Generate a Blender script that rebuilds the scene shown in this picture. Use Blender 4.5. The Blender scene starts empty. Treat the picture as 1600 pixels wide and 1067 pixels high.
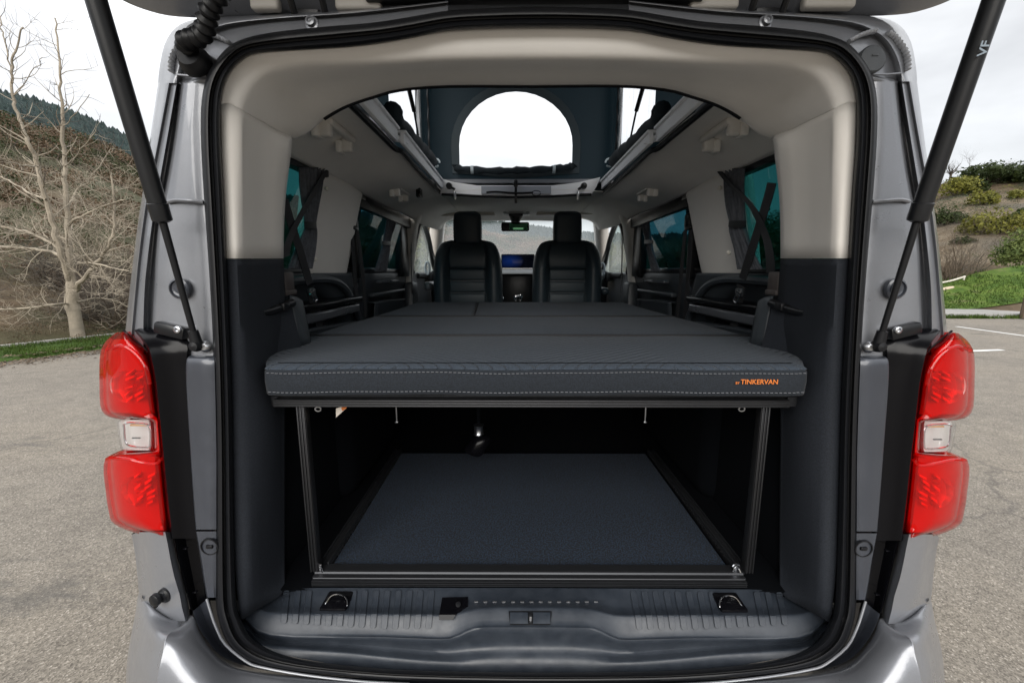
import bpy, bmesh, math, random
from mathutils import Vector, Matrix, noise
R = math.radians
random.seed(7)
sc = bpy.context.scene
col = sc.collection

# ------------------------------------------------------------------ camera
F, CX, CY = 650.0, 800.0, 533.5          # focal length and centre in photograph pixels
CAM = Vector((-0.045, 0.0, 1.38)); PITCH = 9.47; YAW = 0.264
cd = bpy.data.cameras.new('camera'); cam = bpy.data.objects.new('camera', cd); col.objects.link(cam)
cd.sensor_width = 36.0; cd.lens = F / 1600 * 36; cd.clip_start = 0.02; cd.clip_end = 5000
cam.location = CAM; cam.rotation_euler = (R(90 - PITCH), 0, R(YAW)); sc.camera = cam

# ------------------------------------------------------------------ sky and sun (overcast)
SUN_EL, SUN_AZ = 30, 188
w = bpy.data.worlds.new('World'); sc.world = w; w.use_nodes = True
nt = w.node_tree; N = nt.nodes; LK = nt.links; N.clear()
wo = N.new('ShaderNodeOutputWorld'); bg = N.new('ShaderNodeBackground'); bg.inputs[1].default_value = 0.1
sky = N.new('ShaderNodeTexSky'); sky.sky_type = 'NISHITA'; sky.sun_disc = False
sky.sun_elevation = R(SUN_EL); sky.sun_rotation = R(SUN_AZ)
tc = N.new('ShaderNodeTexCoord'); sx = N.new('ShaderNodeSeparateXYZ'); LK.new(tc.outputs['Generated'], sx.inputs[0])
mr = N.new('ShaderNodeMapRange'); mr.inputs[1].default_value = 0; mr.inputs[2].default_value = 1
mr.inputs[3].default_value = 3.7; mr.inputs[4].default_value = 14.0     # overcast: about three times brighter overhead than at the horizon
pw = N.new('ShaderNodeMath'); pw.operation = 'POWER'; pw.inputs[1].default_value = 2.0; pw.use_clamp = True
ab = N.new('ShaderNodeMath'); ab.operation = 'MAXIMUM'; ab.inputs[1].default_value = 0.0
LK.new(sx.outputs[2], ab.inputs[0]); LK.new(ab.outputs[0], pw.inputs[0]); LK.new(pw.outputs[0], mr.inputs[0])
nz = N.new('ShaderNodeTexNoise'); nz.inputs['Scale'].default_value = 2.6; nz.inputs['Detail'].default_value = 5
mp = N.new('ShaderNodeMapping'); mp.inputs['Scale'].default_value = (1, 1, 2.2)
LK.new(tc.outputs['Generated'], mp.inputs[0]); LK.new(mp.outputs[0], nz.inputs['Vector'])
m2 = N.new('ShaderNodeMapRange'); m2.inputs[1].default_value = .3; m2.inputs[2].default_value = .7
m2.inputs[3].default_value = .60; m2.inputs[4].default_value = 1.05
LK.new(nz.outputs[0], m2.inputs[0])
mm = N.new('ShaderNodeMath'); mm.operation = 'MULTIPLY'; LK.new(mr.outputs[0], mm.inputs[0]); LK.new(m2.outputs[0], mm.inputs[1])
cc = N.new('ShaderNodeCombineColor')
for i, k in enumerate((.985, .99, 1.0)):
    q = N.new('ShaderNodeMath'); q.operation = 'MULTIPLY'; q.inputs[1].default_value = k
    LK.new(mm.outputs[0], q.inputs[0]); LK.new(q.outputs[0], cc.inputs[i])
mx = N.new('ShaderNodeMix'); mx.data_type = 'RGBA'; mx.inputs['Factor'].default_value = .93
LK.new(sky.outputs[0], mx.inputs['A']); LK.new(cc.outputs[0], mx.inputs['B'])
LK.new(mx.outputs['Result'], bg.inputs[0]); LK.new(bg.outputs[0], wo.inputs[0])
sl = bpy.data.lights.new('sun', 'SUN'); sl.energy = 1.5; sl.angle = R(55); sl.color = (1, .96, .9)
so = bpy.data.objects.new('sun', sl); col.objects.link(so)
_a = R(SUN_AZ); _d = Vector((math.sin(_a) * math.cos(R(SUN_EL)), math.cos(_a) * math.cos(R(SUN_EL)), math.sin(R(SUN_EL))))
so.rotation_euler = (-_d).to_track_quat('-Z', 'Y').to_euler(); so.location = (0, -3, 12)
vs = sc.view_settings; vs.view_transform = 'Standard'; vs.look = 'None'; vs.gamma = 1; vs.exposure = 1.5; vs.use_curve_mapping = False
sc.cycles.max_bounces = 10; sc.cycles.transparent_max_bounces = 16; sc.cycles.diffuse_bounces = 10

# ------------------------------------------------------------------ measuring helpers: photograph pixel -> point at a known depth
_rot = cam.rotation_euler.to_matrix()
def ray(u, v): return _rot @ Vector(((u - CX) / F, (CY - v) / F, -1.0))
def P(u, v, Y): d = ray(u, v); return CAM + d * ((Y - CAM.y) / d.y)
def PX(u, v, x): d = ray(u, v); return CAM + d * ((x - CAM.x) / d.x)
def PZ(u, v, z): d = ray(u, v); return CAM + d * ((z - CAM.z) / d.z)
def lerp_table(t, x):
    if x <= t[0][0]: return t[0][1]
    for (a, b), (c, d) in zip(t, t[1:]):
        if x <= c: return b + (d - b) * (x - a) / (c - a)
    return t[-1][1]
REAR = [(.3, .81), (.58, .82), (1.0, .83), (1.38, .845), (1.95, .86)]     # the van's rear face leans forward a little
def S(u, v, off=0.0):
    Y = .85
    for _ in range(8): Y = lerp_table(REAR, P(u, v, Y).z) + off
    return P(u, v, Y)
def fx(p, s): return Vector((p.x if s < 0 else -p.x, p.y, p.z))

# ------------------------------------------------------------------ mesh builder
class M:
    def __init__(s): s.v = []; s.f = []
    def add(s, vs, fs):
        o = len(s.v); s.v += [Vector(p) for p in vs]; s.f += [tuple(i + o for i in f) for f in fs]; return s
    def grid(s, rows, closed=False):
        n = len(rows[0]); vs = [p for r in rows for p in r]; fs = []
        for i in range(len(rows) - 1):
            for j in range(n if closed else n - 1):
                k = (j + 1) % n
                fs.append((i * n + j, i * n + k, (i + 1) * n + k, (i + 1) * n + j))
        return s.add(vs, fs)
    def loft(s, rows, nu=3, nv=3, closed=False):
        rows = [cr(r, nu, closed) for r in rows]
        if nv > 1: rows = list(map(list, zip(*[cr(c, nv) for c in zip(*rows)])))
        return s.grid(rows, closed)
    def box(s, c, size, bev=0.0, seg=2, rot=None):
        bm = bmesh.new(); bmesh.ops.create_cube(bm, size=1)
        for v in bm.verts: v.co = Vector((v.co.x * size[0], v.co.y * size[1], v.co.z * size[2]))
        if bev > 0: bmesh.ops.bevel(bm, geom=bm.edges[:], offset=min(bev, min(size) * .49), segments=seg, profile=.5, affect='EDGES')
        mt = Matrix.Translation(Vector(c)) @ (rot.to_4x4() if rot else Matrix())
        bm.verts.ensure_lookup_table(); bm.verts.index_update()
        s.add([mt @ v.co for v in bm.verts], [[v.index for v in f.verts] for f in bm.faces]); bm.free(); return s
    def tube(s, path, rad, n=8, cap=True, flat=1.0, up=None):
        path = [Vector(p) for p in path]
        if not hasattr(rad, '__len__'): rad = [rad] * len(path)
        rows = []; ref = None
        for i, p in enumerate(path):
            t = (path[min(i + 1, len(path) - 1)] - path[max(i - 1, 0)])
            if t.length < 1e-9: t = Vector((0, 0, 1))
            t.normalize()
            if ref is None:
                ref = Vector(up) if up else (Vector((0, 0, 1)) if abs(t.z) < .9 else Vector((1, 0, 0)))
            a = ref - t * ref.dot(t)
            if a.length < 1e-6: a = t.orthogonal()
            a.normalize(); b = t.cross(a); ref = a
            rows.append([p + a * math.cos(2 * math.pi * k / n) * rad[i] * flat + b * math.sin(2 * math.pi * k / n) * rad[i] for k in range(n)])
        o = len(s.v); s.grid(rows, True)
        if cap:
            s.f.append(tuple(range(o + n - 1, o - 1, -1))); e = len(s.v) - n; s.f.append(tuple(range(e, e + n)))
        return s
    def lathe(s, c, axis, prof, n=20):
        axis = Vector(axis).normalized(); a = axis.orthogonal().normalized(); b = axis.cross(a); c = Vector(c)
        s.grid([[c + axis * h + (a * math.cos(2 * math.pi * k / n) + b * math.sin(2 * math.pi * k / n)) * r for k in range(n)] for r, h in prof], True); return s
    def prism(s, pts, d):                     # outline (3-D points) swept by vector d
        d = Vector(d); n = len(pts); o = len(s.v); s.v += [Vector(p) for p in pts] + [Vector(p) + d for p in pts]
        s.f.append(tuple(range(o, o + n))); s.f.append(tuple(range(o + 2 * n - 1, o + n - 1, -1)))
        for i in range(n): j = (i + 1) % n; s.f.append((o + i, o + j, o + n + j, o + n + i))
        return s
    def strap(s, path, wdir, width, th=.0016):
        path = [Vector(p) for p in path]; rows = []
        for i, p in enumerate(path):
            wd = Vector(wdir[i] if isinstance(wdir, list) else wdir).normalized() * width / 2
            t = (path[min(i + 1, len(path) - 1)] - path[max(i - 1, 0)]).normalized(); nn = t.cross(wd).normalized() * th
            rows.append([p - wd - nn, p + wd - nn, p + wd + nn, p - wd + nn])
        return s.grid(rows, True)
def cr(p, n, closed=False):
    p = [Vector(q) for q in p]
    if n <= 1 or len(p) < 3: 
        if len(p) == 2 and n > 1: return [p[0].lerp(p[1], i / n) for i in range(n + 1)]
        return p
    out = []; L = len(p); rng = range(L) if closed else range(L - 1)
    for i in rng:
        if closed: a, b, c, d = p[(i - 1) % L], p[i], p[(i + 1) % L], p[(i + 2) % L]
        else: a, b, c, d = p[max(i - 1, 0)], p[i], p[i + 1], p[min(i + 2, L - 1)]
        for k in range(n):
            t = k / n
            out.append(.5 * ((2 * b) + (c - a) * t + (2 * a - 5 * b + 4 * c - d) * t * t + (3 * b - a - 3 * c + d) * t ** 3))
    if not closed: out.append(p[-1])
    return out

WO = {}
def obj(name, m, mat, parent=None, smooth=38, origin=None, label=None, kind=None, solid=0.0):
    lo = Vector((min(p.x for p in m.v), min(p.y for p in m.v), min(p.z for p in m.v)))
    hi = Vector((max(p.x for p in m.v), max(p.y for p in m.v), max(p.z for p in m.v)))
    og = Vector(origin) if origin is not None else Vector(((lo.x + hi.x) / 2, (lo.y + hi.y) / 2, lo.z))
    me = bpy.data.meshes.new(name); me.from_pydata([tuple(p - og) for p in m.v], [], m.f); me.update()
    bm = bmesh.new(); bm.from_mesh(me); bmesh.ops.recalc_face_normals(bm, faces=bm.faces); bm.to_mesh(me); bm.free()
    if smooth:
        me.polygons.foreach_set('use_smooth', [True] * len(me.polygons)); me.set_sharp_from_angle(angle=R(smooth))
    if mat: me.materials.append(mat)
    o = bpy.data.objects.new(name, me); col.objects.link(o); WO[o.name] = og
    if parent: o.parent = parent; o.location = og - WO[parent.name]
    else: o.location = og
    if solid: md = o.modifiers.new('solid', 'SOLIDIFY'); md.thickness = solid; md.offset = 0
    if label: o['label'] = label
    if kind: o['kind'] = kind
    return o
def thing(name, loc, label, cat, group=None):
    o = bpy.data.objects.new(name, None); col.objects.link(o); o.location = loc; WO[o.name] = Vector(loc); o.empty_display_size = .1
    o['label'] = label; o['category'] = cat
    if group: o['group'] = group
    return o
def tag(o, label, cat, group=None):
    o['label'] = label; o['category'] = cat
    if group: o['group'] = group
    return o
def text_mesh(name, body, mat, parent, loc, rot, width, extrude=.0004, label=None):
    cu = bpy.data.curves.new('lettering_curve', 'FONT'); cu.body = body; cu.extrude = .01; cu.offset = .012
    t = bpy.data.objects.new('lettering_curve', cu); col.objects.link(t)
    dg = bpy.context.evaluated_depsgraph_get(); me = bpy.data.meshes.new_from_object(t.evaluated_get(dg))
    bpy.data.objects.remove(t)
    xs = [v.co.x for v in me.vertices]; x0, k = min(xs), width / (max(xs) - min(xs)); me.name = name
    for v in me.vertices: v.co = Vector(((v.co.x - x0) * k, v.co.y * k * (1 if True else 1), v.co.z * extrude / .01))
    me.materials.clear(); me.materials.append(mat)
    o = bpy.data.objects.new(name, me); col.objects.link(o); WO[o.name] = Vector(loc)
    o.parent = parent; o.location = Vector(loc) - WO[parent.name]; o.rotation_euler = rot
    return o

# ------------------------------------------------------------------ materials
def pm(name, c, rough=.5, metal=0.0, coat=0.0, spec=.5, bump=None, var=None, sheen=0.0, rvar=None):
    m = bpy.data.materials.new(name); m.use_nodes = True; t = m.node_tree; n = t.nodes; b = n['Principled BSDF']
    b.inputs['Base Color'].default_value = (*c, 1); b.inputs['Roughness'].default_value = rough
    b.inputs['Metallic'].default_value = metal; b.inputs['Specular IOR Level'].default_value = spec
    if coat: b.inputs['Coat Weight'].default_value = coat; b.inputs['Coat Roughness'].default_value = .04
    if sheen: b.inputs['Sheen Weight'].default_value = sheen
    tcn = n.new('ShaderNodeTexCoord')
    if var:                                   # (scale, amount[, second colour])
        z = n.new('ShaderNodeTexNoise'); z.inputs['Scale'].default_value = var[0]; z.inputs['Detail'].default_value = 6; z.inputs['Roughness'].default_value = .65
        t.links.new(tcn.outputs['Object'], z.inputs['Vector'])
        r = n.new('ShaderNodeValToRGB'); e = r.color_ramp.elements; e[0].position = .32; e[1].position = .68
        c2 = var[2] if len(var) > 2 else c
        e[0].color = (*[x * (1 - var[1]) for x in c], 1); e[1].color = (*[x * (1 + var[1]) for x in c2], 1)
        t.links.new(z.outputs[0], r.inputs[0]); t.links.new(r.outputs[0], b.inputs['Base Color'])
    if rvar:                                  # worn and handled patches: roughness between two values
        z = n.new('ShaderNodeTexNoise'); z.inputs['Scale'].default_value = rvar[0]; z.inputs['Detail'].default_value = 7; z.inputs['Roughness'].default_value = .7
        t.links.new(tcn.outputs['Object'], z.inputs['Vector']); r = n.new('ShaderNodeMapRange'); r.inputs[1].default_value = .35; r.inputs[2].default_value = .65; r.inputs[3].default_value = rvar[1]; r.inputs[4].default_value = rvar[2]
        t.links.new(z.outputs[0], r.inputs[0]); t.links.new(r.outputs[0], b.inputs['Roughness'])
    if bump:                                  # (scale, strength[, distance])
        z = n.new('ShaderNodeTexNoise'); z.inputs['Scale'].default_value = bump[0]; z.inputs['Detail'].default_value = 4
        t.links.new(tcn.outputs['Object'], z.inputs['Vector'])
        bp = n.new('ShaderNodeBump'); bp.inputs['Strength'].default_value = bump[1]; bp.inputs['Distance'].default_value = bump[2] if len(bump) > 2 else .002
        t.links.new(z.outputs[0], bp.inputs['Height']); t.links.new(bp.outputs[0], b.inputs['Normal'])
    return m
def fres(t, ior):                          # Fresnel that treats both faces of a thin pane alike
    n = t.nodes; f = n.new('ShaderNodeFresnel'); g = n.new('ShaderNodeNewGeometry'); mrn = n.new('ShaderNodeMapRange')
    mrn.inputs[3].default_value = ior; mrn.inputs[4].default_value = 1 / ior; t.links.new(g.outputs['Backfacing'], mrn.inputs[0]); t.links.new(mrn.outputs[0], f.inputs[0]); return f
def glass(name, tint, gloss=.08, veil=None):
    m = bpy.data.materials.new(name); m.use_nodes = True; t = m.node_tree; n = t.nodes; n.clear()
    o = n.new('ShaderNodeOutputMaterial'); tr = n.new('ShaderNodeBsdfTransparent'); tr.inputs[0].default_value = (*tint, 1)
    g = n.new('ShaderNodeBsdfGlossy'); g.inputs['Roughness'].default_value = .02; mxn = n.new('ShaderNodeMixShader')
    fr = fres(t, 1.45)
    t.links.new(fr.outputs[0], mxn.inputs[0]); t.links.new(tr.outputs[0], mxn.inputs[1]); t.links.new(g.outputs[0], mxn.inputs[2])
    last = mxn
    if veil:                                  # milky layer imitating glare and haze on the pane
        d = n.new('ShaderNodeBsdfTranslucent'); d.inputs[0].default_value = (.9, .93, .95, 1)
        m3 = n.new('ShaderNodeMixShader'); m3.inputs[0].default_value = veil
        t.links.new(mxn.outputs[0], m3.inputs[1]); t.links.new(d.outputs[0], m3.inputs[2]); last = m3
    t.links.new(last.outputs[0], o.inputs[0]); return m
def node_mat(name): 
    m = bpy.data.materials.new(name); m.use_nodes = True; t = m.node_tree
    return m, t, t.nodes, t.nodes['Principled BSDF']

PAINT = pm('grey_metallic_paint', (.195, .203, .222), .34, .4, .5, bump=(260, .02, .0004), var=(900, .10), rvar=(9, .26, .42))
PAINT_D = pm('inner_body_paint', (.040, .045, .057), .36, .3, .5, bump=(200, .03, .0005), rvar=(12, .28, .48))
RUBBER = pm('rubber', (.006, .0065, .008), .42, spec=.3, bump=(90, .05, .001))
BLACK = pm('black_plastic', (.006, .0065, .008), .32, spec=.35, bump=(500, .05, .0004))
GLOSSB = pm('gloss_black', (.003, .003, .004), .22, spec=.18)
TRIM_B = pm('charcoal_trim_felt', (.016, .019, .025), .8, spec=.25, bump=(900, .35, .0008), var=(350, .35))
TRIM_W = pm('beige_trim', (.74, .71, .665), .62, bump=(700, .12, .0005), var=(3, .03))
HEAD = pm('headliner_fabric', (.80, .775, .735), .9, bump=(1400, .25, .0006), var=(4, .04))
SILL = pm('sill_plastic', (.019, .025, .035), .34, bump=(900, .3, .0006), var=(26, .22, (.023, .028, .036)), rvar=(22, .36, .54))
DASH = pm('dark_dash', (.026, .031, .036), .5, bump=(600, .2, .0006))
PANEL = pm('door_panel_plastic', (.034, .041, .048), .45, bump=(600, .15, .0006))
LEATHER = pm('dark_leather', (.032, .047, .058), .42, bump=(300, .25, .001))
LEATHER2 = pm('dark_leather_insert', (.044, .062, .074), .5, bump=(160, .3, .0012))
CHROME = pm('chrome', (.75, .76, .78), .12, 1.0)
ALU = pm('anodised_dark_aluminium', (.055, .056, .060), .38, .85)
ALU_B = pm('black_anodised_aluminium', (.045, .047, .052), .42, .8)
DEEP = pm('underbed_shade_black', (.0025, .003, .004), .95, spec=.05)  # near-black colour carries the shade under the bed on floor, sides and housings
STEEL = pm('steel', (.5, .51, .53), .3, 1.0)
WHITEP = pm('white_plastic', (.72, .72, .72), .4)
SEALANT = pm('painted_sealant', (.46, .48, .52), .5, .2, .3, bump=(120, .5, .003))
RAILM = pm('pale_rail', (.84, .85, .87), .7, spec=.2)
BELT = pm('belt_webbing', (.012, .012, .014), .7, bump=(900, .3, .0005))
CURT = pm('curtain_cloth', (.085, .091, .105), .85, bump=(600, .3, .0006), var=(60, .3))
PIN = pm('curtain_stud', (.7, .66, .58), .3)
G_TEAL = glass('privacy_glass', (.11, .29, .295))
G_BLUE = glass('tinted_glass', (.12, .27, .315))
G_DOOR = glass('clear_glass', (.88, .95, .94), veil=.10)
G_WIND = glass('glare_veil_windscreen', (.92, .95, .95), veil=.17)  # veil whitens the view to imitate glare on the glass
BULB = pm('bulb_amber', (.60, .32, .10), .2)
def canvas_mat():
    m, t, n, b = node_mat('tent_canvas'); b.inputs['Base Color'].default_value = (.012, .020, .026, 1); b.inputs['Roughness'].default_value = .85
    o = n['Material Output']; tr = n.new('ShaderNodeBsdfTranslucent'); tr.inputs[0].default_value = (.004, .009, .012, 1)
    a = n.new('ShaderNodeAddShader'); z = n.new('ShaderNodeTexNoise'); z.inputs['Scale'].default_value = 5
    bp = n.new('ShaderNodeBump'); bp.inputs['Strength'].default_value = .25; bp.inputs['Distance'].default_value = .02
    tcn = n.new('ShaderNodeTexCoord'); t.links.new(tcn.outputs['Object'], z.inputs[0]); t.links.new(z.outputs[0], bp.inputs['Height']); t.links.new(bp.outputs[0], b.inputs['Normal'])
    t.links.new(b.outputs[0], a.inputs[0]); t.links.new(tr.outputs[0], a.inputs[1]); t.links.new(a.outputs[0], o.inputs[0]); return m
CANVAS = canvas_mat()
def mesh_screen():
    m, t, n, b = node_mat('clear_tent_film'); n.remove(b); o = n['Material Output']
    a = n.new('ShaderNodeBsdfTransparent'); a.inputs[0].default_value = (.96, .97, .98, 1); d = n.new('ShaderNodeBsdfTranslucent'); d.inputs[0].default_value = (.85, .87, .9, 1)
    x = n.new('ShaderNodeMixShader'); wv = n.new('ShaderNodeTexNoise'); wv.inputs['Scale'].default_value = 14; wv.inputs['Detail'].default_value = 3
    mpn = n.new('ShaderNodeMapping'); mpn.inputs['Scale'].default_value = (1, 3.5, .25); tcn = n.new('ShaderNodeTexCoord')
    t.links.new(tcn.outputs['Object'], mpn.inputs[0]); t.links.new(mpn.outputs[0], wv.inputs['Vector'])
    r = n.new('ShaderNodeMapRange'); r.inputs[1].default_value = .45; r.inputs[2].default_value = .65; r.inputs[3].default_value = .04; r.inputs[4].default_value = .5
    t.links.new(wv.outputs[0], r.inputs[0]); t.links.new(r.outputs[0], x.inputs[0])
    t.links.new(a.outputs[0], x.inputs[1]); t.links.new(d.outputs[0], x.inputs[2]); t.links.new(x.outputs[0], o.inputs[0]); return m
FILM = mesh_screen()
def lens_mat(name, tint, body, mixf):
    m, t, n, b = node_mat(name); o = n['Material Output']
    b.inputs['Base Color'].default_value = (*body, 1); b.inputs['Roughness'].default_value = .08; b.inputs['Specular IOR Level'].default_value = .0
    tr = n.new('ShaderNodeBsdfTransparent'); tr.inputs[0].default_value = (*tint, 1)
    g = n.new('ShaderNodeBsdfGlossy'); g.inputs['Roughness'].default_value = .03; fr = fres(t, 1.5)
    x = n.new('ShaderNodeMixShader'); x.inputs[0].default_value = mixf; y = n.new('ShaderNodeMixShader')
    t.links.new(tr.outputs[0], x.inputs[1]); t.links.new(b.outputs[0], x.inputs[2])
    t.links.new(fr.outputs[0], y.inputs[0]); t.links.new(x.outputs[0], y.inputs[1]); t.links.new(g.outputs[0], y.inputs[2]); t.links.new(y.outputs[0], o.inputs[0]); return m
LENS = lens_mat('red_lens', (1.0, .045, .016), (.55, .006, .004), .18)
CLEAR = lens_mat('clear_lens', (.9, .9, .9), (.75, .75, .76), .10)
REFL = pm('lamp_reflector', (.95, .90, .85), .15, .7)
def fabric(name, c, quilt):
    m, t, n, b = node_mat(name); b.inputs['Roughness'].default_value = .9; b.inputs['Sheen Weight'].default_value = .04; b.inputs['Specular IOR Level'].default_value = .35
    tcn = n.new('ShaderNodeTexCoord'); z = n.new('ShaderNodeTexNoise'); z.inputs['Scale'].default_value = 420; z.inputs['Detail'].default_value = 3
    t.links.new(tcn.outputs['Object'], z.inputs[0]); r = n.new('ShaderNodeValToRGB'); e = r.color_ramp.elements
    e[0].position = .3; e[1].position = .7; e[0].color = (*[k * .62 for k in c], 1); e[1].color = (*[k * 1.38 for k in c], 1)
    t.links.new(z.outputs[0], r.inputs[0]); t.links.new(r.outputs[0], b.inputs['Base Color'])
    bp = n.new('ShaderNodeBump'); bp.inputs['Strength'].default_value = .35; bp.inputs['Distance'].default_value = .0012; t.links.new(z.outputs[0], bp.inputs['Height'])
    if quilt:                                 # herringbone stitching pressed into the cloth
        s = n.new('ShaderNodeSeparateXYZ'); t.links.new(tcn.outputs['Object'], s.inputs[0])
        def mt(op, a, bq, c3=None):
            q = n.new('ShaderNodeMath'); q.operation = op
            for i, k in enumerate((a, bq)):
                if isinstance(k, (int, float)): q.inputs[i].default_value = k
                elif k is not None: t.links.new(k, q.inputs[i])
            return q.outputs[0]
        ax = mt('PINGPONG', mt('ABSOLUTE', s.outputs[0], None), .30); dg = mt('ADD', mt('MULTIPLY', ax, -.9), mt('SUBTRACT', s.outputs[1], s.outputs[2]))
        fr = mt('PINGPONG', mt('MULTIPLY', mt('ADD', dg, 3.0), 1.0), .0135)
        edge = mt('MINIMUM', mt('MULTIPLY', fr, 260.0), 1.0)
        bq = n.new('ShaderNodeBump'); bq.inputs['Strength'].default_value = 1.0; bq.inputs['Distance'].default_value = .0038
        t.links.new(edge, bq.inputs['Height']); t.links.new(bp.outputs[0], bq.inputs['Normal']); bp = bq
    t.links.new(bp.outputs[0], b.inputs['Normal']); return m
CANVAS_L = pm('tent_binding', (.045, .062, .072), .8, bump=(300, .2, .0006))
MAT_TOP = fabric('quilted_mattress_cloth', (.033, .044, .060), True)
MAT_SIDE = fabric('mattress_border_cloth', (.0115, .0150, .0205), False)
THREAD = pm('pale_thread', (.15, .155, .17), .7)
ORANGE = pm('orange_print', (.62, .17, .025), .6)
PRINT = pm('grey_print', (.30, .36, .42), .5)
def carpet_mat():
    m, t, n, b = node_mat('flecked_carpet'); b.inputs['Roughness'].default_value = .95
    tcn = n.new('ShaderNodeTexCoord'); z = n.new('ShaderNodeTexNoise'); z.inputs['Scale'].default_value = 240; z.inputs['Detail'].default_value = 2
    t.links.new(tcn.outputs['Object'], z.inputs[0]); r = n.new('ShaderNodeValToRGB'); e = r.color_ramp.elements
    e[0].position = .42; e[1].position = .66; e[0].color = (.0008, .0020, .0045, 1); e[1].color = (.010, .024, .048, 1)
    t.links.new(z.outputs[0], r.inputs[0]); t.links.new(r.outputs[0], b.inputs['Base Color'])
    bp = n.new('ShaderNodeBump'); bp.inputs['Strength'].default_value = .6; bp.inputs['Distance'].default_value = .003
    t.links.new(z.outputs[0], bp.inputs['Height']); t.links.new(bp.outputs[0], b.inputs['Normal']); return m
CARPET = carpet_mat()
# ================================================================== THE VAN
REAR[:] = [(.3, .70), (.54, .755), (.70, .79), (1.0, .825), (1.38, .845), (1.95, .86)]
VAN = thing('camper_van', (0, 3.0, 0), 'grey metallic camper van seen into its open rear hatch, roof tent raised, on the asphalt', 'camper van')
def half_ring(pts, off): 
    q = [S(u, v, off) for u, v in pts]; q[0].x = 0; q[-1].x = 0
    return q
def full(q): return q + [Vector((-p.x, p.y, p.z)) for p in q[-2:0:-1]]
SO = [(836,11),(765,13),(700,17),(640,27),(581,36),(497,43),(426,51),(384,60),(356,74),(333,101),(320,129),(314,169),(314,225),(318,300),(325,400),(331,500),(335,600),(337,700),(337,838),(337,934),(342,970),(353,1000),(373,1022),(404,1037),(477,1050),(594,1060),(700,1064),(836,1066)]
SI = [(836,44),(765,45),(700,49),(650,59),(609,66),(547,74),(469,79),(404,84),(379,94),(359,115),(349,140),(345,170),(345,225),(349,300),(353,400),(357,500),(361,600),(363,700),(365,838),(369,941),(377,968),(390,993),(412,1010),(445,1023),(500,1034),(600,1044),(700,1048),(836,1050)]
def seal_row(t, off): return full(half_ring([(a + (c - a) * t, b + (d - b) * t) for (a, b), (c, d) in zip(SO, SI)], off))
m = M()
for_rows = [(0, .014), (0, -.006), (.10, -.018), (.22, -.023), (.36, -.022), (.46, -.008), (.54, -.007), (.62, -.016), (.78, -.018), (.92, -.012), (1, 0), (1.0, .03)]
m.grid([cr(seal_row(t, o), 3, True) for t, o in for_rows], True)
obj('door_seal', m, RUBBER, VAN, 60)

# ---- painted rear frame round the opening (upper pillars and roof edge)
# rows round the corner: silhouette, seam, groove edges, inner flange, seal
TOPROWS = [[(836,-6),(836,-4),(836,-2),(836,0),(836,4),(836,14)], [(700,0),(700,2),(700,4),(700,6),(700,10),(700,20)], [(560,14),(560,17),(560,20),(560,23),(560,28),(560,41)],
           [(430,22),(430,25),(430,29),(430,32),(430,38),(430,53)], [(350,26),(352,31),(354,38),(356,43),(362,52),(372,68)], [(302,31),(308,40),(318,52),(322,57),(334,70),(350,84)],
           [(274,44),(286,56),(298,68),(304,74),(316,88),(338,98)], [(257,70),(272,82),(284,92),(291,97),(304,106),(330,112)], [(249,108),(267,112),(277,116),(285,118),(300,122),(325,124)]]
SIDE = [(130,247,266,276,283,320),(200,237,253,264,275,315),(262,228,241,253,266,317),(300,223,233,246,259,320),(345,216,226,238,250,323),(400,209,219,231,245,327),(450,203,214,226,243,330),(505,197,209,224,240,333),(545,193,206,224,240,335),(575,190,206,226,240,337)]
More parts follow.
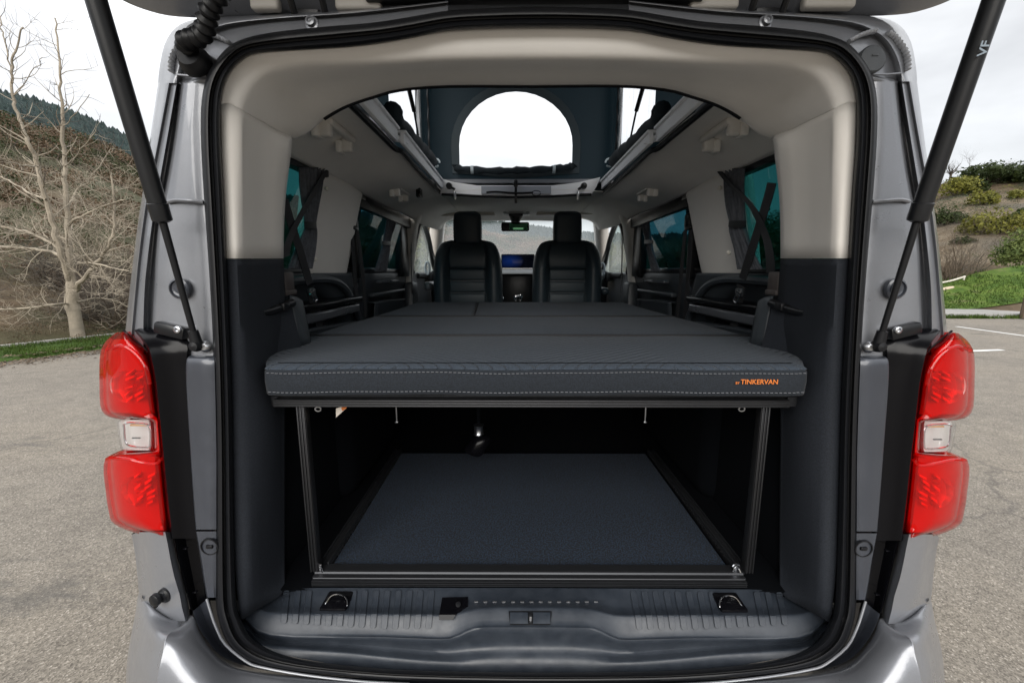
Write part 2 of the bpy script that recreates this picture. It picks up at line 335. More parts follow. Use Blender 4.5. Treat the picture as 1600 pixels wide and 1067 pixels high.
for s in (-1, 1):
    rows = []
    for r in TOPROWS[1:]:
        o = (.075, .016, .006, .020, .012, .006)
        rows.append([fx(S(u, v, k), s) for (u, v), k in zip(r, o)])
    for v, a, b, c, d, e in SIDE:
        fl = .009
        pts = [(a, .075), (a + (b - a) * .55, .022), (b - 2, .010), (b + 1.5, .016), (c, .006), (c + 3, .026), ((c + d) / 2, .032), (d - 2, .022), (d + 4, fl), ((d + e) / 2, fl), (e - 14, fl), (e, .012)]
        q = [S(u, v, k) for u, k in pts]; q = [q[0] + Vector((-.006, .13, 0)), q[0] + Vector((-.004, .04, 0))] + q; rows.append([fx(p, s) for p in q])
    top = rows[:len(TOPROWS) - 1]; side = rows[len(TOPROWS) - 1:]; top.append([side[0][i] for i in (2, 4, 6, 9, 10, 13)])
    m = M(); m.loft(top, 3, 3); m.loft(side, 2, 4)
    obj('rear_pillar_panel', m, PAINT, VAN, 50)
    # pressed step across the pillar and a stiffening bead
    m = M(); q = [fx(S(u, v, k), s) for u, v, k in ((262,316,.006),(275,313,.0),(295,314,-.002),(318,316,.004))]; m.tube(cr(q, 3), .0038, 8)
    obj('pressed_step', m, PAINT, VAN)
    m = M(); q = [fx(S(u, v, .004), s) for u, v in ((277,117),(300,119),(322,118))]; m.tube(cr(q, 2), .0022, 6); obj('pressed_step', m, PAINT, VAN)
    # brushed seam sealant round the corner
    m = M(); q = [fx(S(u, v, .004), s) for u, v in ((268,113),(268,98),(272,84),(281,70),(290,60),(300,54))]
    pth = cr(q, 8); m.tube(pth, [.007 + .0016 * math.sin(i * 1.9) for i in range(len(pth))], 8, flat=.5)
    q = [fx(S(u, v, .004), s) for u, v in ((318,52),(330,54),(345,60),(360,68))]; pth = cr(q, 8)
    m.tube(pth, [.007 + .0016 * math.sin(i * 2.1) for i in range(len(pth))], 8, flat=.5); obj('seam_sealant', m, SEALANT, VAN)
    # round plug half way down the pillar
    c = fx(S(281, 451, .0), s); m = M(); m.lathe(c, (0, -1, 0), [(.021, -.004), (.0205, .003), (.017, .005), (.0155, .001), (.011, .0), (.010, .003), (.001, .003)], 24); obj('pillar_plug', m, PAINT_D, VAN)
    # darker painted panel beside the opening, with rounded top shelf
    m = M(); rr = []
    for v, a, b in ((553,303,334),(555,298,335),(558,294,335),(566,291,335),(600,291,336),(700,297,338),(775,302,338),(827,306,338)):
        o = .03 if v == 553 else (.004 if v == 555 else (-.012 if v == 558 else -.02))
        rr.append([fx(S(u, v, k), s) for u, k in ((a, o + .06), (a, o + .006), (a + 4, o), ((a + b) / 2, o - .003), (b, o + .002), (b + 2, .02))])
    m.loft(rr, 2, 3); obj('rear_corner_panel', m, PAINT_D, VAN, 50)
    m = M(); rr = []
    for v, a, b in ((830,306,338),(870,313,338),(905,318,338),(933,323,338)):
        rr.append([fx(S(u, v, k), s) for u, k in ((a, .05), (a, -.012), (a + 4, -.018), ((a + b) / 2, -.019), (b, -.016), (b + 2, .02))])
    m.loft(rr, 2, 2); obj('lower_corner_panel', m, PAINT_D, VAN, 50)
    c = fx(S(328, 853, -.019), s); m = M(); m.lathe(c, (0, -1, 0), [(.019, -.002), (.0185, .003), (.0165, .003), (.0155, -.006), (.001, -.008)], 24); m.box(c + Vector((0, -.001, 0)), (.014, .006, .008), .002); obj('access_plug', m, BLACK, VAN)
    # black lamp backing between lamp and panel
    m = M(); rr = []
    for v, a, b in ((512,222,262),(516,212,285),(528,222,296),(545,232,299),(566,237,297),(600,243,298),(650,248,302),(730,256,306),(790,262,309),(841,268,314)):
        o = .02 if v == 512 else (.0 if v == 516 else (-.012 if v == 528 else -.02))
        rr.append([fx(S(u, v, k), s) for u, k in ((a - 6, o + .05), (a, o), (a + 5, o - .004), ((a + b) / 2, o + .012), (b - 6, o + .02), (b, o + .03))])
    m.loft(rr, 2, 2); bk = obj('lamp_backing', m, GLOSSB, VAN, 50)
    m = M(); c = fx(S(268, 516, .0), s); rt = Matrix.Rotation(s * R(-14), 3, 'Y'); m.box(c, (.062, .02, .026), .006, rot=rt)
    b2 = obj('lamp_bracket', m, BLACK, VAN); c = fx(S(277, 515, -.012), s)
    m = M(); m.lathe(c, (0, -1, 0), [(.007, -.004), (.007, .002), (.0045, .003), (.004, -.001), (.001, -.001)], 14); obj('screw', m, STEEL, b2)
    m = M(); rr = []
    for v, a, b in ((828,270,306),(870,278,312),(905,286,318),(953,298,322)):
        rr.append([fx(S(u, v, k), s) for u, k in ((a, .0), (a + 3, -.005), ((a + b) / 2, .02), (b, .03))])
    m.loft(rr, 2, 2); m.box(fx(S(290, 856, -.0), s), (.008, .008, .003), .001); m.box(fx(S(305, 924, .0), s), (.008, .008, .003), .001)
    obj('lamp_backing', m, GLOSSB, VAN, 50)
    # silver bumper corner under the lamp
    m = M(); rr = []
    for v, a, b, ed in ((831,209,269,258),(850,213,271,262),(872,216,276,266),(900,219,283,272),(927,222,290,280),(948,232,294,284),(962,246,296,288),(970,262,297,290)):
        rr.append([fx(S(u, v, k), s) for u, k in ((a, .09), (a + 6, .035), (a + (ed - a) * .45, -.01), (ed - 3, -.028), (ed + 1, -.028), (b, -.004), (b + 1, .03))]); rr[-1].insert(0, rr[-1][0] + Vector((s * .012, .16, 0)))
    m.loft(rr, 2, 2); cp = obj('bumper_corner', m, PAINT, VAN, 40)
    if s < 0:
        c = S(253, 931, -.02); m = M(); m.lathe(c + Vector((.006, 0, .002)), (-.15, -1, .05), [(.016, -.004), (.015, .003), (.011, .005), (.010, .007), (.0, .007)], 18)
        m.lathe(c + Vector((-.004, -.005, .0)), (-.2, -1, .05), [(.0, .0), (.0125, .0), (.0135, .003), (.0125, .009), (.009, .011), (.0, .011)], 10); m.box(c + Vector((-.006, -.010, -.012)), (.007, .009, .012), .003)
        obj('plug_knob', m, BLACK, cp, 35)

# ---- bumper (mirrored half rows, upper edge -> crease -> underside)
BR = [([(218,924),(232,945),(262,965),(284,967),(297,960),(303,978),(315,1000),(343,1027),(391,1046),(477,1058),(594,1067),(700,1070),(836,1072)], [.10,.03,.0,-.005,.0,-.012,-.012,-.012,-.010,-.010,-.010,-.010,-.010]),
      ([(214,937),(232,957),(258,971),(284,976),(302,966),(310,984),(324,1006),(350,1034),(395,1052),(480,1065),(596,1074),(700,1077),(836,1079)], [.10,.01,-.02,-.030,-.028,-.035,-.035,-.035,-.032,-.03,-.03,-.03,-.03]),
      ([(212,955),(226,974),(243,985),(262,992),(284,998),(302,1006),(322,1020),(352,1044),(398,1064),(482,1078),(598,1086),(700,1090),(836,1092)], [.10,-.01,-.075,-.095,-.085,-.075,-.065,-.055,-.05,-.05,-.05,-.05,-.05]),
      ([(206,985),(216,1005),(238,1014),(254,1020),(278,1026),(300,1034),(324,1046),(356,1066),(402,1088),(486,1104),(600,1112),(700,1116),(836,1118)], [.10,-.01,-.085,-.11,-.108,-.10,-.09,-.08,-.075,-.075,-.075,-.075,-.075]),
      ([(201,1020),(208,1040),(229,1052),(246,1060),(272,1068),(298,1078),(326,1090),(362,1108),(410,1130),(492,1146),(602,1154),(700,1158),(836,1160)], [.10,-.01,-.09,-.118,-.12,-.12,-.118,-.112,-.108,-.105,-.105,-.105,-.105]),
      ([(200,1068),(204,1085),(226,1098),(246,1108),(272,1118),(300,1130),(330,1144),(370,1164),(420,1190),(500,1206),(606,1214),(700,1218),(836,1220)], [.10,-.01,-.085,-.115,-.12,-.12,-.12,-.118,-.115,-.112,-.112,-.112,-.112]),
      ([(206,1150),(212,1170),(234,1190),(256,1200),(282,1210),(310,1224),(344,1240),(384,1262),(436,1290),(512,1310),(612,1320),(700,1324),(836,1326)], [.10,.0,-.07,-.09,-.095,-.095,-.095,-.095,-.095,-.095,-.095,-.095,-.095])]
rows = []
for pts, offs in BR:
    q = [S(u, v, k) for (u, v), k in zip(pts, offs)]; q[-1].x = 0
    q = q[:3] + ([q[3].lerp(q[2], .14), q[3], q[3].lerp(q[4], .14)]) + q[4:]
    q = [q[0] + Vector((-.004, .30, 0)), q[0] + Vector((-.006, .08, 0))] + q
    rows.append(q + [Vector((-p.x, p.y, p.z)) for p in q[-2::-1]])
lip = [(222,925),(238,945),(262,960),(286,960),(300,950),(312,970),(328,996),(352,1016),(398,1038),(480,1051),(596,1060),(700,1063),(836,1064)]
q = [S(u, v, .05) for u, v in lip]; q[-1].x = 0; q = q[:3] + ([q[3].lerp(q[2], .14), q[3], q[3].lerp(q[4], .14)]) + q[4:]; q = [q[0] + Vector((0, .30, 0)), q[0] + Vector((0, .08, 0))] + q; rows.insert(0, q + [Vector((-p.x, p.y, p.z)) for p in q[-2::-1]])
m = M(); m.loft(rows, 3, 4); BUMP = obj('rear_bumper', m, PAINT, VAN, 60)
for s in (-1, 1):       # painted flange curving from the corner down to the sill
    m = M(); A = [(301,955),(308,975),(322,998),(346,1024),(393,1042),(478,1056),(594,1066),(836,1072)]; B = [(325,934),(330,950),(336,972),(352,1004),(398,1034),(478,1050),(594,1060),(836,1066)]
    rr = [[fx(S(a + (c - a) * t, b + (d - b) * t, o), s) for (a, b), (c, d) in zip(A, B)] for t, o in ((0, -.012), (.15, -.006), (.5, .012), (.85, .0), (1.0, -.006), (1.05, .02))]
    m.loft(rr, 3, 2); obj('sill_flange', m, PAINT_D, VAN, 50)
    m = M(); m.tube(cr([fx(S(u, v, -.012), s) for u, v in ((323,935),(329,955),(337,978),(352,1006),(385,1033),(410,1042),(477,1054),(565,1064),(640,1068))], 3), .0026, 8); obj('flange_edge', m, PAINT, VAN)

# ---- tail lamps
LROWS = [(519,187,196),(530,173,206),(543,164,222),(556,161,232),(572,160,238),(600,160,243),(631,161,247),(645,168,249)]
LSP = [(645,168,249),(652,186,249),(656,232,250),(664,238,250),(680,239,252),(700,239,254),(705,234,255),(708,188,256),(713,169,257)]
LLOW = [(713,169,257),(736,166,259),(760,169,261),(779,171,263),(800,175,265),(810,178,266),(819,190,266),(828,214,265),(836,246,258)]
def lens_row(v, a, b, s, deep=0.0, lip=1.0):
    pts = []
    for t in (0, .05, .14, .3, .5, .7, .84, .93, 1.0):
        u = a + (b - a) * t
        o = lerp_table([(0, .05), (.05, .022), (.14, -.004), (.3, -.020), (.5, -.030), (.7, -.030), (.84, -.026), (.93, -.018), (1, .002)], t)
        pts.append(fx(S(u, v, o + deep), s))
    first = pts[0] + Vector((0, .14, 0)); return [first] + pts + [pts[-1] + Vector((0, .02, 0))]
for s in (-1, 1):
    m = M(); m.loft([lens_row(*r, s) for r in LROWS + LSP[1:] + LLOW[1:]], 2, 2)
    lamp = obj('tail_light', m, LENS, VAN, 45)
    # inner shell and faceted reflectors behind the lens
    rr = [lens_row(v, a + 1.2, b - 1.5, s, .022) for v, a, b in LROWS[1:] + [(654,236,250),(658,239,250),(700,239,254),(707,236,255)] + LLOW[:-1]]
    m = M(); m.loft(rr, 1, 1); obj('lamp_shell', m, pm('red_lamp_shell', (.40, .016, .010), .3) if s < 0 else bpy.data.materials['red_lamp_shell'], lamp, 40)
    rnd = random.Random(5)
    for (u0, u1, v0, v1) in ((196, 228, 580, 628), (212, 244, 740, 792)):
        m = M()
        for i in range(2):
            for j in range(6):
                ua = u0 + (u1 - u0) * i / 2 + rnd.uniform(-3, 3); va = v0 + (v1 - v0) * j / 6; du = (u1 - u0) / 2 * rnd.uniform(.6, .95); dv = (v1 - v0) / 6 * rnd.uniform(.5, 1)
                q = [fx(S(u, v, -.019 + rnd.uniform(-.006, .007)), s) for u, v in ((ua, va + dv * .5), (ua + du * .95, va - dv * .35), (ua + du * .9, va + dv * .2), (ua, va + dv * 1.1))]
                m.prism(q, (0, .004, 0))
        obj('lamp_reflector', m, WHITEP, lamp, 0)
        m = M(); c = fx(S((u0 + u1) / 2 - 12, (v0 + v1) / 2, -.006), s); m.lathe(c, (0, -1, 0), [(.034, .004), (.030, -.006), (.020, -.012), (.006, -.014), (.0, -.014)], 20); obj('lamp_bowl', m, REFL, lamp)
    # bright bevel ridges moulded in the lens
    for pts in (((166,546),(190,540),(212,552),(228,574),(234,600)), ((172,716),(195,716),(222,722),(244,724),(252,716))):
        m = M(); m.tube(cr([fx(S(u, v, -.012 if i < 1 else -.031), s) for i, (u, v) in enumerate(pts)], 3), .0035, 8); obj('lens_ridge', m, LENS, lamp)
    m = M(); m.tube(cr([fx(S(u + 3, v, .006), s) for u, v in ((190,516),(206,530),(226,548),(238,570),(246,640),(254,720),(262,790),(266,824))], 4), .0022, 6); obj('lamp_gasket', m, BLACK, lamp)
    # reversing lamp
    m = M(); rr = []
    for v, a, b in ((655,186,236),(660,184,238),(680,186,239),(697,189,239),(704,193,237)):
        rr.append([fx(S(u, v, k), s) for u, k in ((a, .06), (a + 8, .012), ((a + b) / 2, -.012), (b - 3, -.016), (b, .004))]); rr[-1].insert(0, rr[-1][0] + Vector((0, .10, 0)))
    m.loft(rr, 2, 2); rv = obj('reversing_light', m, CLEAR, lamp)
    m = M(); rr = []
    for v, a, b in ((656,188,235),(661,186,236),(680,188,237),(697,191,237),(703,195,235)):
        rr.append([fx(S(u, v, k + .016), s) for u, k in ((a, .06), (a + 8, .018), ((a + b) / 2, .006), (b - 3, .002), (b, .010))]); rr[-1].insert(0, rr[-1][0] + Vector((-s * .004, .09, 0)))
    m.loft(rr, 1, 1); obj('lamp_shell', m, pm('satin_silver_shell', (.62, .60, .58), .35, .25) if s < 0 else bpy.data.materials['satin_silver_shell'], lamp)
    m = M(); m.box(fx(S(217, 664, .002), s), (.036, .004, .0045), .0015); obj('amber_strip', m, BULB, lamp)
    m = M(); m.tube(cr([fx(S(u, v, -.010), s) for u, v in ((196,661),(224,662),(234,668),(235,690),(231,699),(204,697),(196,690),(194,670))], 3, True), .0022, 6); obj('bezel', m, CHROME, lamp)
    m = M(); m.box(fx(S(213, 684, .004), s), (.018, .003, .003), .001); obj('lamp_vane', m, BLACK, lamp)

# ---- interior trim round the opening
A = [(836,44),(700,49),(609,66),(547,74),(469,79),(404,84),(379,94),(359,115),(349,140),(345,163)]
B = [(836,88),(700,90),(609,95),(547,97),(475,99),(425,108),(400,122),(385,142),(378,160),(376,172)]
C = [(836,132),(700,132),(623,138),(581,149),(547,160),(525,170),(502,184),(485,200),(470,211),(456,217)]
q1 = half_ring(A, .012); q2 = half_ring(B, .034); q2[-1] = S(*B[-1], .034)
q1[-1] = S(*A[-1], .012)
q15 = [a.lerp(b, .55) + Vector((0, -.006, .004)) for a, b in zip(q1, q2)]
q3 = [P(u, v, 1.13) for u, v in C]; q3[0].x = 0
q25 = [b.lerp(c, .14) for b, c in zip(q2, q3)]; q27 = [b.lerp(c, .6) + Vector((0, 0, .010 * min(1, (9 - i) / 4))) for i, (b, c) in enumerate(zip(q2, q3))]
q4 = [p + Vector((0, .02, .012)) for p in q3]
half = lambda q: q + [Vector((-p.x, p.y, p.z)) for p in q[-1:0:-1]][::-1][:0]
m = M()
def mirror_row(q): return [Vector((-p.x, p.y, p.z)) for p in q[:0:-1]] + q
m.loft([mirror_row(q) for q in (q1, q15, q2, q25, q27, q3, q4)], 3, 3); obj('headliner', m, HEAD, VAN, 60, solid=.003)
m = M(); m.tube(cr(mirror_row([p + Vector((0, .012, .004)) for p in q3[:7]]), 3), .008, 8); obj('roof_edge_trim', m, RUBBER, VAN)
for s in (-1, 1):
    rows = []
    for v, a, b, c, d in ((163,345,376,412,456),(200,345,376,414,454),(247,346,376,414,453),(300,349,376,411,446),(350,351,376,410,443),(404,353,377,411,442)):
        vb = v + 9 * max(0, (247 - v) / 84); vd = v + 54 * max(0, (247 - v) / 84) - (1 if v == 247 else 0)
        vc = v + 30 * max(0, (247 - v) / 84)
        rows.append([fx(S(a, v, .012), s), fx(S(a + 14, v + 3 * max(0, (247 - v) / 84), .012), s), fx(S(b, vb, .026), s), fx(S(b + 7, vb + 2 * max(0, (247 - v) / 84), .045), s), fx(P(c, vc, .985), s), fx(P(d, vd, 1.10), s), fx(P(d, vd, 1.10), s) + Vector((s * .10, .03, 0))])
    rows[0] = [fx(k[-1], s) for k in (q1, q15, q2, q25, q27, q3)] + [rows[0][-1]]
    m = M(); m.tube(cr(rows[0][:-1], 3), .0011, 5); obj('trim_seam', m, RUBBER, VAN)
    m = M(); m.loft(rows, 3, 2); obj('rear_pillar_trim', m, TRIM_W, VAN, 60, solid=.003)
    rows = []
    for v, a, b, c, d, yc, yd in ((405,353,378,411,442,.985,1.10),(450,355,380,413,444,.985,1.10),(500,357,382,414,446,.98,1.09),(560,360,386,415,440,.94,1.06),(640,362,390,418,438,.905,.97),(760,364,392,420,438,.895,.955),(880,367,394,420,438,.89,.94)):
        rows.append([fx(S(a, v, .010), s), fx(S(a + 12, v, .014), s), fx(S(b, v, .03), s), fx(P(c, v, yc), s), fx(P(d, v, yd), s), fx(P(d, v, yd), s) + Vector((s * (.12 if v < 530 else .0), .03 if v < 530 else .02, 0))])
    rows.append([fx(P(u, v, y), s) for u, v, y in ((376,969,.795),(386,962,.803),(398,954,.825),(420,941,.862),(438,930,.89))]); rows[-1].append(rows[-1][-1] + Vector((0, .02, 0)))
    m = M(); m.loft(rows, 2, 3); tr = obj('lower_pillar_trim', m, TRIM_B, VAN, 60, solid=.003)
    # moulded pocket: rounded lip with clips, and flap below
    lip = [P(392,488,.95), P(410,489,.985), P(432,483,1.03), P(457,473,1.09)]
    m = M(); m.tube(cr([fx(p, s) for p in lip], 4), .011, 10); obj('pocket_lip', m, BLACK, tr)
    for u, v, y in ((404,490,.968), (444,479,1.052)):
        m = M(); m.box(fx(P(u, v, y), s), (.018, .03, .020), .004); obj('clip', m, RUBBER, tr)
    m = M(); fl = [(408,492,.985),(456,480,1.09),(472,545,1.09),(470,556,1.09),(412,560,.985)]
    m.prism([fx(P(*p), s) for p in fl], (s * .03, .012, 0)); obj('pocket_flap', m, TRIM_B, tr, 30)
    m = M(); m.loft([[fx(P(u, v, y), s) for u, v, y in r] for r in (((452,462,1.12),(462,464,1.14),(472,470,1.18)), ((458,490,1.11),(468,492,1.13),(478,496,1.17)), ((468,540,1.1),(476,540,1.12),(486,540,1.16)))], 3, 3); obj('pocket_edge', m, PANEL, tr, solid=.004)
    m = M(); m.box(fx(P(450,441,1.13), s), (.012, .045, .055), .003); m.box(fx(P(452,457,1.13), s), (.018, .05, .014), .003); obj('belt_outlet', m, pm('brown_grey_plastic', (.05,.042,.04), .5), VAN)

# ---- loading sill
SR = [([(438,928),(470,919),(540,918),(600,918),(660,918),(702,918),(741,918),(780,918),(836,918)], .905),
      ([(414,943),(446,944),(540,945),(600,945),(660,945),(704,945),(739,940),(780,938),(836,938)], .862),
      ([(404,949),(438,955),(540,956),(600,956),(660,957),(706,957),(741,949),(780,947),(836,947)], .836),
      ([(400,952),(434,961),(540,962),(600,962),(660,963),(708,962),(745,954),(780,953),(836,953)], .826),
      ([(384,964),(428,986),(540,989),(600,990),(660,993),(702,993),(740,977),(780,975),(836,975)], .803),
      ([(384,968),(422,993),(540,996),(600,997),(660,999),(704,999),(742,985),(780,983),(836,983)], .795),
      ([(386,974),(418,999),(540,1006),(600,1010),(660,1015),(700,1017),(732,1012),(780,1008),(836,1008)], .803),
      ([(390,984),(418,1005),(540,1016),(600,1022),(660,1027),(700,1029),(736,1028),(780,1027),(836,1027)], .784),
      ([(394,990),(422,1010),(540,1022),(600,1028),(660,1033),(702,1035),(741,1038),(780,1038),(836,1038)], .776),
      ([(404,1007),(440,1022),(540,1040),(600,1045),(660,1047),(700,1049),(741,1050),(780,1051),(836,1051)], .770)]
rows = []
for pts, y in SR:
    q = [P(u, v, max(y, y + .02 * max(0, (430 - u) / 40))) for u, v in pts]; q[-1].x = 0; q = [q[0] + Vector((-.06, .03, 0))] + q; rows.append(mirror_row(q[::-1]) if False else q + [Vector((-p.x, p.y, p.z)) for p in q[-2::-1]])
m = M(); m.loft(rows, 3, 3); SILLO = obj('loading_sill', m, SILL, VAN, 70)
from mathutils.bvhtree import BVHTree
SILL_T = BVHTree.FromPolygons(m.v, m.f)
def sill_pt(u, v, lift):
    d = ray(u, v).normalized(); p = SILL_T.ray_cast(CAM, d)[0]
    return (p if p is not None else P(u, v, lerp_table(SY, v))) - d * lift
SY = [(918,.905),(945,.862),(956,.836),(962,.826),(990,.803)]
for s in (-1, 1):
    for i in range(14):
        u0 = 443 + 17.4 * i; vb = 973 + 9 * min(1, i / 9); vt = 922 if not 3 <= i <= 5 else 959
        rr = []
        for k in range(25):
            v = vt + (vb - vt) * k / 24; lean = (vb - v) * .10 * (1 if u0 < 640 else .9); h = 4.4 * (.55 if k in (0, 24) else 1)
            rr.append([fx(sill_pt(u0 + lean + du, v, dy), s) for du, dy in ((-h - .9, -.004), (-h, .0042), (h, .0042), (h + .9, -.004))])
        m = M(); m.grid(rr); obj('rib', m, SILL, SILLO, 30)
    # lashing eye in its cup
    c = P(527, 939, .868); m = M()
    m.box(fx(c + Vector((0, .0, .0005)), s), (.062, .056, .010), .0045); e = obj('lashing_eye', m, GLOSSB, SILLO)
    m = M(); lp = [P(511,950,.853), P(515,936,.868), P(523,930,.876), P(534,930,.876), P(542,936,.868), P(541,950,.853), P(511,950,.853)]
    m.tube([fx(p, s) + Vector((0, -.004, .006)) for p in cr(lp[:-1], 4, True)], .0016, 6); obj('wire_loop', m, CHROME, e)
m = M(); q = [P(*k) for k in ((691,933,.876),(731,932,.876),(731,947,.846),(712,960,.826),(686,960,.826))]; m.prism(q, (0, .0, -.02))
q = [P(*k) for k in ((686,960,.822),(712,960,.822),(708,968,.815),(686,968,.815))]; m.prism(q, (0, .012, 0)); obj('latch_plate', m, GLOSSB, SILLO, 30)
m = M(); m.lathe(P(716,944,.85), (0, -.5, 1), [(.006, 0), (.006, .0015), (.004, .0018), (.0, .0018)], 12); obj('latch_button', m, BLACK, SILLO)
m = M()
for i in range(14):
    u = 744 + i * 14.4; m.box(sill_pt(u, 939.5, .001), (.009, .003, .0016), .0005)
obj('vent_slots', m, STEEL, SILLO, 0, kind='stuff')
m = M(); m.prism([P(*k) for k in ((795,957,.818),(862,957,.818),(860,976,.798),(797,976,.798))], (0, .004, .001)); lt = obj('latch_cover', m, BLACK, SILLO, 30)
for a, b in ((797,825),(833,860)):
    m = M(); m.prism([P(*k) for k in ((a,959,.813),(b,959,.813),(b,974,.796),(a,974,.796))], (0, .004, .001)); obj('latch_flap', m, SILL, SILLO, 30)
m = M(); m.box(P(829,966,.800), (.006, .008, .016), .002); obj('striker', m, STEEL, SILLO)
# ---- raised tailgate over the opening
GATE_Y = .93
EDGE = [(836,31),(700,31),(600,30),(516,30),(508,24),(450,24),(442,29),(360,29),(300,28),(262,25),(236,19),(212,11),(192,2),(176,-8),(160,-22)]
def gate_pt(u, v, up): 
    p = P(u, v, GATE_Y); return p
q = [gate_pt(u, v, 0) for u, v in EDGE]; q[0].x = 0
for p in q[9:]: pass
m = M()
def off(q, dy, dz, k=1.0): return [Vector((p.x * k, p.y + dy, p.z + dz)) for p in q]
prof = [(.015, .055, 1.0), (.012, .030, 1.0), (.006, .008, 1.0), (.0, .0, .998), (-.015, .002, .99), (-.05, .018, .975), (-.25, .085, .97), (-.8, .26, .96), (-1.15, .36, .94), (-1.18, .39, .94)]
m.loft([mirror_row(off(q, a, b, c)) for a, b, c in prof], 2, 1); GATE = obj('tailgate', m, PAINT, VAN, 50)
m = M(); rows = [mirror_row(off(q, a, b, c)) for a, b, c in ((.015, .055, 1.0), (-.25, .15, 1.0), (-.8, .33, 1.0), (-1.18, .44, .97), (-1.18, .39, .94))]; m.loft(rows, 2, 1); obj('gate_skin', m, PAINT, GATE, 50)
m = M(); z0 = P(836, 8, .90).z
for a, b in ((396, 440), (527, 598), (1075, 1150), (1250, 1330)):
    pa, pb = P(a, 10, .90), P(b, 10, .90); m2 = M(); m2.box(((pa.x + pb.x) / 2, .895, P(600, 7, .895).z), (abs(pb.x - pa.x), .02, .024), .006, 3); obj('access_cover', m2, pm('pale_trim_cover', (.40,.38,.35), .5) if 'pale_trim_cover' not in bpy.data.materials else bpy.data.materials['pale_trim_cover'], GATE)
m = M(); pa, pb = P(560, 4, .885), P(1110, 4, .885); m.box(((pa.x + pb.x) / 2, .88, P(836, -4, .88).z), (pb.x - pa.x - .03, .03, .012), .004); obj('gate_trim', m, BLACK, GATE)
for s in (-1, 1):
    m = M(); a, b = P(450, 20, .915), P(506, 20, .915)
    m.box(fx((a + b) / 2 + Vector((0, .02, .004)), s), (.05, .04, .05), .004); hb = obj('hinge', m, BLACK, VAN)
    for u in (452, 502):
        p0 = P(u, -6, .87); p1 = P(u + (10 if u == 452 else 7), 42, .90); m = M(); m.tube([fx(p0, s), fx(p0.lerp(p1, .5) + Vector((.003, 0, 0)), s), fx(p1, s)], .006, 6); obj('hinge_arm', m, BLACK, hb)
    m = M(); c = P(488, 38, .868); m.lathe(fx(c, s), (0, -1, .1), [(.013, 0), (.0125, .003), (.009, .004), (.0085, .011), (.005, .012), (.004, .009), (.0, .009)], 16); obj('hinge_bolt', m, PAINT, hb)
# corrugated cable hose on one side, blanking plug on the other
base = S(306, 92, -.004); pth = cr([base + Vector((0, .012, 0)), base + Vector((.004, -.03, .012)), P(316, 55, .80), P(328, 15, .775), P(350, -20, .76)], 16)
m = M(); m.tube(pth, [.0140 + .0026 * math.cos(i * 1.35) for i in range(len(pth))], 16)
HOSE = obj('cable_hose', m, RUBBER, VAN)
m = M(); m.lathe(base + Vector((-.001, .0, -.006)), (.05, -1, .25), [(.028, -.004), (.028, .005), (.024, .012), (.020, .02), (.0, .02)], 24); obj('hose_boot', m, RUBBER, HOSE)
c = S(1360, 95, .004); m = M(); m.lathe(c, (0, -1, .12), [(.0245, -.002), (.025, .004), (.0225, .007), (.017, .0075), (.0, .0075)], 28)
m.box(c + Vector((.002, -.0075, .006)), (.012, .002, .004), .001); m.box(c + Vector((.002, -.0075, -.008)), (.014, .002, .003), .001); obj('blanking_plug', m, pm('grey_rubber', (.04,.045,.05), .5), VAN)
# powered gate struts
for s in (-1, 1):
    a = S(308, 540, -.01); b = P(254, 345, .795); tdir = (P(150, 0, .725) - P(254, 345, .795)); t = tdir.normalized(); top = b + tdir * 1.5
    m = M(); m.tube([fx(p, s) for p in (b - t * .004, b, b + t * .003, b + t * .03, b + t * .031, b + tdir * .5, top)], [.008, .0155, .0160, .0160, .0145, .0145, .0145], 20)
    st = obj('gate_strut', m, pm('satin_black_strut', (.007, .008, .010), .34) if s < 0 else bpy.data.materials['satin_black_strut'], VAN)
    m = M(); m.tube([fx(a + (b - a) * .06, s), fx(b, s)], [.0055, .0065], 12); obj('strut_rod', m, BLACK, st)
    m = M(); m.lathe(fx(a, s), (0, -1, 0), [(.0, .014), (.009, .012), (.012, .004), (.012, -.004), (.007, -.012), (.006, -.03)], 14); m.tube([fx(a + (b - a) * .02, s), fx(a + (b - a) * .13, s)], [.011, .009], 12); obj('ball_joint', m, RUBBER, st)
    m = M(); c = S(324, 541, .0); m.lathe(fx(c, s), (0, -1, 0), [(.012, .004), (.011, .008), (.006, .012), (.0, .012)], 12); obj('joint_stud', m, STEEL, st)
    if s > 0:
        d = fx(tdir, 1).normalized(); pos = P(1526, 96, .74) + Vector((-.004, -.012, 0)); xa = d; zn = Vector((0, -1, 0)); zn = (zn - xa * zn.dot(xa)).normalized(); ya = zn.cross(xa)
        rm = Matrix((xa, ya, zn)).transposed(); text_mesh('lettering', 'VF', PRINT, st, pos + zn * .004, rm.to_euler(), .021)

# ---- interior shell: cantrails, roof, walls, floor
CANT = [(1.13,(.49,1.83),(.55,1.79),(.61,1.745),(.665,1.70)),(1.19,(.49,1.835),(.57,1.815),(.65,1.775),(.715,1.722)),(1.40,(.485,1.842),(.575,1.835),(.672,1.79),(.745,1.735)),(1.62,(.485,1.842),(.575,1.832),(.672,1.79),(.745,1.735)),
        (1.76,(.485,1.836),(.57,1.812),(.668,1.778),(.745,1.735)),(1.92,(.48,1.825),(.555,1.782),(.655,1.760),(.745,1.735)),(2.15,(.475,1.825),(.55,1.780),(.65,1.756),(.745,1.732)),(2.42,(.472,1.826),(.55,1.786),(.65,1.760),(.745,1.732)),
        (2.58,(.47,1.832),(.555,1.808),(.655,1.78),(.745,1.736)),(2.72,(.47,1.84),(.56,1.832),(.66,1.80),(.745,1.742)),(3.2,(.47,1.84),(.56,1.832),(.65,1.80),(.715,1.72)),(3.65,(.47,1.83),(.56,1.82),(.63,1.79),(.675,1.73))]
